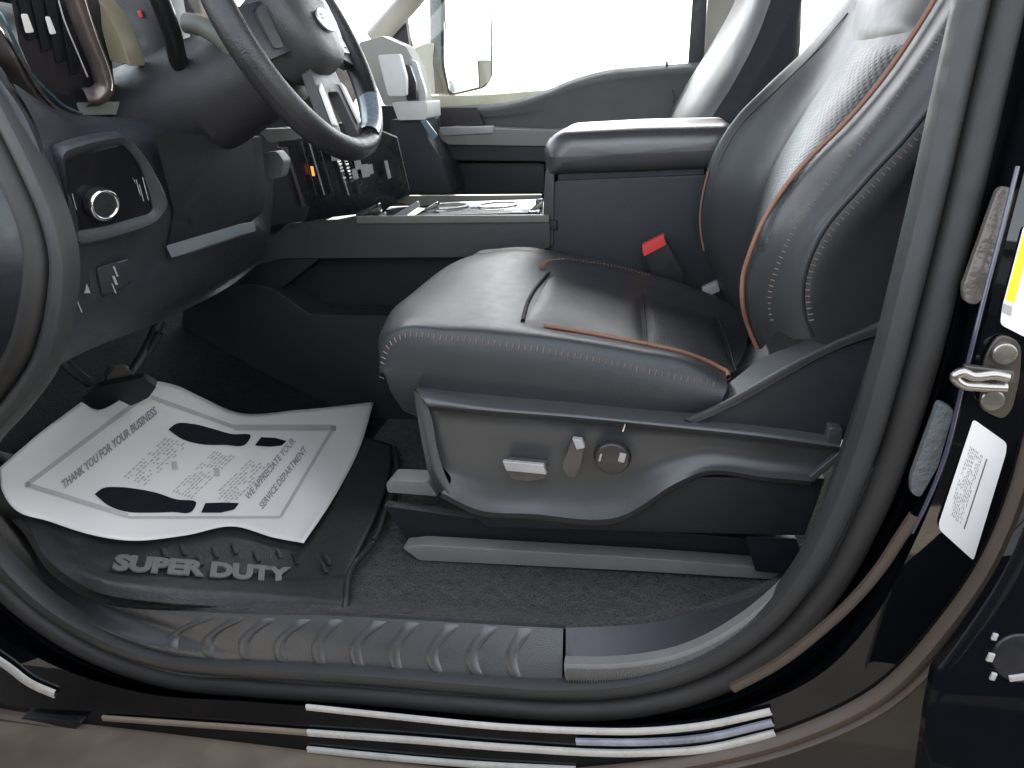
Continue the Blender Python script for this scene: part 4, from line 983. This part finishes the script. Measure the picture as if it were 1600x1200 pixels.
# ------------------------------------------------------------------ rubber mat and paper mat
# footwell surface: flat by the seat, rising toward the toe board
SLP = .42
def zfl(X): return -.030+max(0.0, -.62-X)*SLP
def onF(px, py, lift=0.0):
    z = -.03
    for _ in range(25):
        p = onZ(px, py, z); z = .5*z+.5*(zfl(p[0])+lift)
    return onZ(px, py, z)
mat_ = thing('rubber_floor_mat', 'black ribbed rubber floor mat with raised lettering under the paper mat', 'floor mat', tuple(onF(380, 800)))
m_out = [(170, 925), (165, 905), (60, 850), (5, 790), (-40, 740), (60, 660), (190, 600), (300, 590), (450, 600), (590, 660), (618, 700), (622, 730), (606, 790), (580, 850), (548, 880), (541, 905), (542, 940), (536, 958)]
near = [onF(x, y, .004) for x, y in [(-20, 745), (40, 815), (68, 866), (150, 925), (250, 942), (350, 950), (450, 956), (538, 962)]]
near_t = [onF(x, y, .022 if x > 120 else .008) for x, y in [(-5, 735), (54, 802), (86, 850), (165, 908), (250, 918), (350, 924), (450, 930), (541, 938)]]
near_i = [onF(x, y, .020 if x > 120 else .006) for x, y in [(10, 726), (66, 790), (102, 838), (182, 900), (255, 903), (350, 908), (450, 912), (543, 908)]]
near_f = [onF(x, y, .012) for x, y in [(22, 718), (80, 780), (118, 824), (200, 886), (260, 884), (350, 890), (450, 893), (550, 884)]]
mid_f = [onF(x, y, .012) for x, y in [(-20, 700), (60, 740), (130, 770), (220, 800), (290, 815), (380, 820), (470, 820), (590, 800)]]
far_m = [onF(x, y, .012) for x, y in [(40, 722), (110, 700), (170, 702), (250, 720), (330, 735), (410, 740), (500, 740), (610, 735)]]
far_f = [onF(x, y, .012) for x, y in [(120, 672), (180, 665), (230, 655), (300, 655), (370, 662), (440, 664), (520, 670), (612, 694)]]
MG = lofted([near, near_t, near_i, near_f, mid_f, far_m, far_f], 90, 8, crease=())
o = link('mat', grid(MG), RUB, mat_, 'black rubber mat with a raised near rim')
s_ = o.modifiers.new('solid', 'SOLIDIFY'); s_.thickness = .005; s_.offset = -1
edge = [onF(x, y, l) for x, y, l in [(537, 962, .006), (541, 938, .02), (543, 908, .02), (551, 886, .014), (580, 852, .012), (604, 796, .012), (621, 735, .012), (616, 700, .012)]]
tube('side_rim', edge, .006, RUB, mat_, n=60)
e1 = onF(200, 882, .020); e2 = onF(430, 899, .020)
ux = (e2-e1); Lx = np.linalg.norm(ux); ux /= Lx
dn = onF(312, 908, .012)-onF(312, 878, .012); dn -= ux*(dn@ux); dn /= np.linalg.norm(dn)
nm_ = np.cross(ux, dn); nm_ /= np.linalg.norm(nm_); nm_ = nm_ if nm_[2] > 0 else -nm_
midp = (e1+e2)/2
textmesh('raised_lettering', 'SUPER DUTY', lambda x, y, z: midp+ux*x*1.22-dn*y*1.15+nm_*(z+.001), surf('letter_grey', (.12, .122, .12), .45), mat_, size=.037, bold=.0022, depth=.0015)
tread = surf('tread_rubber', (.026, .027, .027), .5)
rr = random.Random(8)
for k, (x, y) in enumerate([(280, 852), (330, 856), (360, 850), (395, 862), (430, 858), (250, 856), (455, 866), (500, 880), (505, 868), (306, 868)]):
    p = [onF(x, y, .013), onF(x+7, y, .013), onF(x+14, y+16, .013), onF(x+7, y+16, .013)]
    prism('tread_rib', p, (0, 0, .003), tread, mat_, bevel=.001, seg=2)

pap = thing('paper_floor_mat', 'white paper floor mat printed with two black footprints in the driver footwell', 'paper mat', tuple(onF(300, 730)))
def waveh(p):
    return .006*math.sin(p[0]*17+1.0)*math.cos(p[1]*11+.5)+.003*math.sin(p[0]*31+p[1]*23)
def onPap(x, y, l=0.0):
    p = onF(x, y, .029)
    for _ in range(4): p = onF(x, y, .029+waveh(p)+l)
    return p
eN = [(0, 730), (4, 768), (22, 794), (80, 815), (138, 834), (200, 844), (290, 836), (365, 822), (430, 840), (474, 848)]
eF = [(127, 628), (150, 640), (185, 626), (212, 606), (235, 596), (268, 600), (318, 622), (366, 643), (470, 640), (584, 628)]
eL = [(0, 730), (60, 678), (127, 628)]; eR = [(474, 848), (520, 780), (562, 700), (584, 628)]
A = cr([(x, y, 0) for x, y in eN], 70); B_ = cr([(x, y, 0) for x, y in eF], 70)
Lc = cr([(x, y, 0) for x, y in eL], 34); Rc = cr([(x, y, 0) for x, y in eR], 34)
rows = []
for i in range(34):
    f = i/33; row = []
    for j in range(70):
        g_ = j/69
        q = A[j]*(1-f)+B_[j]*f+Lc[i]*(1-g_)+Rc[i]*g_-(A[0]*(1-g_)*(1-f)+A[-1]*g_*(1-f)+B_[0]*(1-g_)*f+B_[-1]*g_*f)
        p = onPap(q[0], q[1])
        row.append(p)
    rows.append(row)
PG = np.array(rows)
o = link('paper_sheet', grid(PG), PAP, pap, 'white paper sheet with curled edges')
s_ = o.modifiers.new('solid', 'SOLIDIFY'); s_.thickness = .0012; s_.offset = -1
def drapepoly(name, pts, mat, l=.0015, label=None, n=50, smooth=True, parent=pap, kind=None):
    P = cr([(x, y, 0) for x, y in list(pts)+[pts[0]]], n+1, lin=not smooth)[:-1]
    c = P.mean(0); vs = []; ff = []
    ringsN = 6
    for r_ in range(ringsN):
        f = 1-r_/ringsN
        for p in P: q = c+(p-c)*f; vs.append(tuple(onPap(q[0], q[1], l)))
    vs.append(tuple(onPap(c[0], c[1], l)))
    m_ = len(P)
    for r_ in range(ringsN-1):
        for k in range(m_): ff.append((r_*m_+k, r_*m_+(k+1) % m_, (r_+1)*m_+(k+1) % m_, (r_+1)*m_+k))
    for k in range(m_): ff.append(((ringsN-1)*m_+k, (ringsN-1)*m_+(k+1) % m_, len(vs)-1))
    me = bpy.data.meshes.new('d'); me.from_pydata(vs, [], ff)
    return link(name, me, mat, parent, label, kind, 0)
drapepoly('footprint', [(148, 772), (160, 763), (185, 761), (215, 764), (245, 770), (275, 780), (307, 786), (300, 799), (270, 800), (230, 801), (195, 799), (170, 790)], FOOT, label='black footprint nearer the sill')
drapepoly('heel_print', [(321, 786), (350, 785), (374, 786), (366, 796), (345, 801), (314, 801)], FOOT, smooth=False)
drapepoly('footprint', [(263, 671), (275, 662), (300, 662), (330, 669), (362, 678), (392, 681), (384, 694), (350, 695), (315, 694), (285, 686)], FOOT, label='black footprint farther from the sill')
drapepoly('heel_print', [(408, 683), (430, 684), (448, 689), (440, 696), (422, 698), (398, 696)], FOOT, smooth=False)
def drapeline(name, a, b, w, mat, l=.0012):
    a = np.array(a, float); b = np.array(b, float); d = b-a; d /= np.linalg.norm(d); nn = np.array([-d[1], d[0]])*w/2
    vs = []; ff = []
    for k in range(25):
        q = a+(b-a)*k/24
        vs += [tuple(onPap(*(q-nn), l)), tuple(onPap(*(q+nn), l))]
        if k: ff.append((2*k-2, 2*k-1, 2*k+1, 2*k))
    me = bpy.data.meshes.new('l'); me.from_pydata(vs, [], ff)
    return link(name, me, mat, pap, None, None, 0)
FRM = [(42, 757), (232, 616), (521, 668), (438, 808)]
drapeline('border_line', FRM[0], (222, 622), 7, PRT); drapeline('border_line', (236, 620), (368, 668), 6, PRT); drapeline('border_line', (366, 668), FRM[2], 9, PRT)
drapeline('border_line', FRM[2], FRM[3], 5, PRT); drapeline('border_line', FRM[0], (200, 806), 7, PRT); drapeline('border_line', (200, 808), FRM[3], 4, PRT)
def corner(x, y): drapepoly('border_corner', [(x-4, y-3), (x+3, y-4), (x+4, y+3), (x-3, y+4)], PRTD, .0016)
for c in ((43, 757), (521, 669)): corner(*c)
# lettering on the paper; characters run from lower left to upper right
def papertext(s, a, b, hvec, size, mat=PRTD, name='printed_words', bold=.0):
    a = np.array(a, float); b = np.array(b, float); h = np.array(hvec, float)
    c = bpy.data.curves.new('t', 'FONT'); c.body = s; c.size = 1; c.resolution_u = 2; c.offset = bold
    o = bpy.data.objects.new('t', c); col.objects.link(o); bpy.context.view_layer.update()
    me = bpy.data.meshes.new_from_object(o.evaluated_get(bpy.context.evaluated_depsgraph_get())); bpy.data.objects.remove(o)
    xs = [v.co.x for v in me.vertices]; x0, x1 = min(xs), max(xs)
    for v in me.vertices:
        q = a+(b-a)*((v.co.x-x0)/(x1-x0))+h*v.co.y
        v.co = Vector(onPap(q[0], q[1], .0016))
    return link(name, me, mat, pap, None, None, 0)
papertext('THANK YOU FOR YOUR BUSINESS', (100, 764), (246, 646), (-6, -17), 1, bold=.03)
papertext('WE APPRECIATE YOUR', (388, 782), (462, 690), (-8, -12), 1, bold=.02)
papertext('SERVICE DEPARTMENT', (410, 796), (480, 704), (-8, -12), 1, bold=.02)
# blocks of small print
vv = []; ff = []; rr = random.Random(11)
for (ox, oy, ax, ay, bx, by) in ((192, 745, 66, -62, 36, 14), (268, 768, 66, -64, 32, 12), (330, 776, 60, -58, 34, 12)):
    for ln in range(7):
        t = 0.0
        while t < 1:
            w = rr.uniform(.03, .09); f = (ln+.2)/7
            if rr.random() < .8:
                b = len(vv)
                for (u_, v_) in ((t, f), (t+w, f), (t+w, f+.07), (t, f+.07)):
                    vv.append(tuple(onPap(ox+ax*u_+bx*v_, oy+ay*u_+by*v_, .0014)))
                ff.append((b, b+1, b+2, b+3))
            t += w+.025
me = bpy.data.meshes.new('i'); me.from_pydata(vv, [], ff); link('small_print', me, PRT, pap, 'grey blocks of small print', 'stuff', 0)
for x, y in ((272, 728), (338, 738)):
    drapepoly('print_square', [(x-5, y-7), (x+4, y-7), (x+6, y+6), (x-3, y+6)], PRT, .0016, smooth=False)

# ------------------------------------------------------------------ passenger seat
ps = thing('passenger_seat', 'dark passenger seat beyond the armrest with a sunlit front edge', 'car seat', (.05, 1.38, -.02))
pk = [YS([(1180, 260), (1200, 190), (1235, 80), (1240, -60)], 1.30), YS([(1190, 260), (1215, 180), (1248, 85), (1253, 0), (1256, -60)], 1.17),
      YS([(1128, 260), (1160, 180), (1200, 100), (1240, 20), (1260, -60)], 1.13), YS([(1085, 250), (1108, 192), (1146, 130), (1182, 60), (1215, -30)], 1.15),
      YS([(1060, 250), (1075, 200), (1110, 140), (1150, 75), (1180, 0), (1195, -50)], 1.20), YS([(1045, 250), (1054, 200), (1090, 140), (1134, 70), (1172, 0), (1185, -50)], 1.28),
      YS([(1035, 250), (1042, 200), (1080, 132), (1125, 65), (1165, 0), (1180, -50)], 1.45), YS([(1032, 250), (1038, 200), (1070, 140), (1110, 75), (1150, 0), (1165, -50)], 1.60),
      YS([(1050, 250), (1070, 200), (1110, 140), (1160, 75), (1200, 0), (1220, -50)], 1.64)]
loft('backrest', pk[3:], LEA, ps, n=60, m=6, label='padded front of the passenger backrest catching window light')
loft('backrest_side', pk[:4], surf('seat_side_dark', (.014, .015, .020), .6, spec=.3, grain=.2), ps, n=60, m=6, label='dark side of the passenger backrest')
prism('cushion', rounded([(-.40, 1.16, .22), (-.42, 1.16, .36), (-.34, 1.16, .40), (.05, 1.16, .34), (.15, 1.16, .22)], .04, 4), (0, .50, 0), LEA, ps, bevel=.03)
prism('base', [(-.30, 1.2, -.02), (-.30, 1.2, .24), (.12, 1.2, .24), (.12, 1.2, -.02)], (0, .42, 0), PLB, ps, bevel=.01)

# ------------------------------------------------------------------ passenger door
pd = thing('passenger_door', 'dark grey passenger door panel under the bright window', 'truck door', (-.3, 1.75, -.1))
belt = YS([(600, 172), (670, 168), (740, 164), (800, 157), (850, 142), (900, 122), (950, 109), (1000, 104), (1080, 98), (1112, 95)], 1.70)
r1 = YS([(600, 180), (670, 176), (740, 172), (800, 165), (850, 150), (900, 131), (950, 119), (1000, 114), (1080, 108), (1116, 105)], 1.665)
r2 = YS([(600, 190), (670, 186), (740, 183), (800, 178), (860, 162), (920, 146), (1000, 134), (1080, 130), (1118, 128)], 1.672)
r3 = YS([(600, 215), (670, 205), (800, 204), (900, 204), (1000, 200), (1120, 196)], 1.69)
r4 = YS([(600, 340), (720, 340), (850, 340), (1000, 340), (1130, 340)], 1.70)
loft('door_panel', [belt+np.array([0, .05, 0]), belt, r1, r2, r3, r4], surf('door_grey', (.13, .13, .127), .55, grain=.5, gscale=500, wave=.0006), pd, n=80, m=5, crease=(1,), label='grey inner door panel with a rising belt line')
prism('armrest', rounded(YS([(672, 205), (700, 199), (850, 204), (1040, 204), (1040, 228), (850, 228), (700, 226)], 1.56), .008, 3), (0, .12, 0), surf('arm_grey', (.22, .22, .205), .5, grain=.4), pd, bevel=.008, label='pale grey armrest ledge')
prism('armrest_body', rounded(YS([(690, 226), (1040, 228), (1040, 252), (850, 252), (706, 250)], 1.575), .008, 3), (0, .10, 0), PLA, pd, bevel=.006)
prism('speaker_cover', YS([(672, 168), (745, 168), (756, 196), (684, 199)], 1.655), (0, .02, 0), surf('speaker_brown', (.050, .042, .042), .6, grain=.5), pd, bevel=.002, label='brownish speaker cover')
prism('switch_panel', YS([(686, 199), (770, 197), (771, 208), (690, 212)], 1.55), (0, .02, 0), SILV, pd, bevel=.002, label='pale window switch panel')
prism('door_pocket', rounded(YS([(700, 255), (850, 254), (850, 300), (720, 302)], 1.62), .01, 3), (0, .03, 0), PLB, pd, bevel=.005)
tube('pull_handle_line', YS([(1051, 140), (1054, 150), (1052, 162)], 1.655), .002, SAT, pd, n=10, k=6)
tube('lock_pin', YS([(1042, 96), (1042, 103)], 1.69), .0035, SAT, pd, n=4, k=8)
prism('window_frame', YS([(1086, -60), (1108, -60), (1100, 96), (1075, 100)], 1.72), (0, .03, 0), surf('frame_navy', (.030, .032, .042), .4), pd, bevel=.003, label='dark rear post of the window frame')
prism('window_frame', YS([(630, 22), (634, 22), (646, 100), (668, 168), (662, 168)], 1.70), (0, .02, 0), SAT, pd, bevel=.001, label='thin dark front post of the window frame')
prism('sail_panel', YS([(596, 50), (632, 22), (644, 98), (640, 82), (600, 66)], 1.68), (0, .02, 0), surf('sail_navy', (.040, .038, .055), .5), pd, label='dark sail panel at the front corner of the window')
prism('window_glass', YS([(632, -60), (1090, -60), (1078, 112), (640, 180)], 1.745), (0, .004, 0), GLS, pd, sharp=0)
prism('outer_belt', YS([(664, 150), (760, 148), (860, 140), (1000, 112), (1000, 118), (860, 150), (760, 164), (664, 170)], 1.77), (0, .02, 0), surf('belt_beige', (.50, .46, .38), .5), pd, label='pale outer window belt moulding')
# far side pillar and rear side
prism('door_pillar', YS([(1112, -60), (1160, -60), (1150, 90), (1090, 180), (1096, 96)], 1.76), (0, .05, 0), CREAM, cab, bevel=.004, label='cream trimmed far pillar behind the passenger window')
box('far_rear_wall', (1.05, 1.74, .32), (1.5, .05, .86), PLB, cab, bevel=.005, label='far rear door panel')
box('far_lower_body', (-.35, 1.80, .22), (1.6, .05, .80), PNT, cab, bevel=.01, label='outer skin of the far door')

# ------------------------------------------------------------------ door mirror outside
mi = thing('side_mirror', 'large upright mirror outside the passenger window, washed out by daylight', 'side mirror', tuple(onY(730, 140, 2.0)))
mn = np.array([.75, -.66, .03]); mn /= np.linalg.norm(mn); mp0 = onY(696, 100, 2.0)
def onM(pts, o=0.0): return [onP(x, y, mp0+mn*o, mn) for x, y in pts]
prism('housing', rounded(onM([(690, -60), (769, -60), (771, 121), (758, 138), (702, 151), (690, 100)], -.004), .02, 4), (-.06, .05, 0), SAT, mi, bevel=.008)
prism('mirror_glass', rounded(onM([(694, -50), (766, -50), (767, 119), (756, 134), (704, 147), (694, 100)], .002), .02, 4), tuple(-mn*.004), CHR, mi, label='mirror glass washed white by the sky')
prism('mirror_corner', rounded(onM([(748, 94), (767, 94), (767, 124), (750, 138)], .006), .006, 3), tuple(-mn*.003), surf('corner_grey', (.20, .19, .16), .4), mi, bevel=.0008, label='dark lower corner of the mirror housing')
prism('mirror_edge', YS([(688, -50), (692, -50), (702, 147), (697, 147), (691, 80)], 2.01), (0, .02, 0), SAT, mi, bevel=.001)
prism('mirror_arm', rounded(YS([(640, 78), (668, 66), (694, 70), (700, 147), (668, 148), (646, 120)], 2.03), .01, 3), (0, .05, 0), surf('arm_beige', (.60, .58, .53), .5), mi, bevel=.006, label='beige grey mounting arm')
prism('arm_dark_band', YS([(676, 84), (697, 80), (700, 145), (680, 146)], 2.02), (0, .01, 0), surf('arm_dark', (.14, .13, .11), .5), mi, bevel=.001)  # darker band on the mounting arm
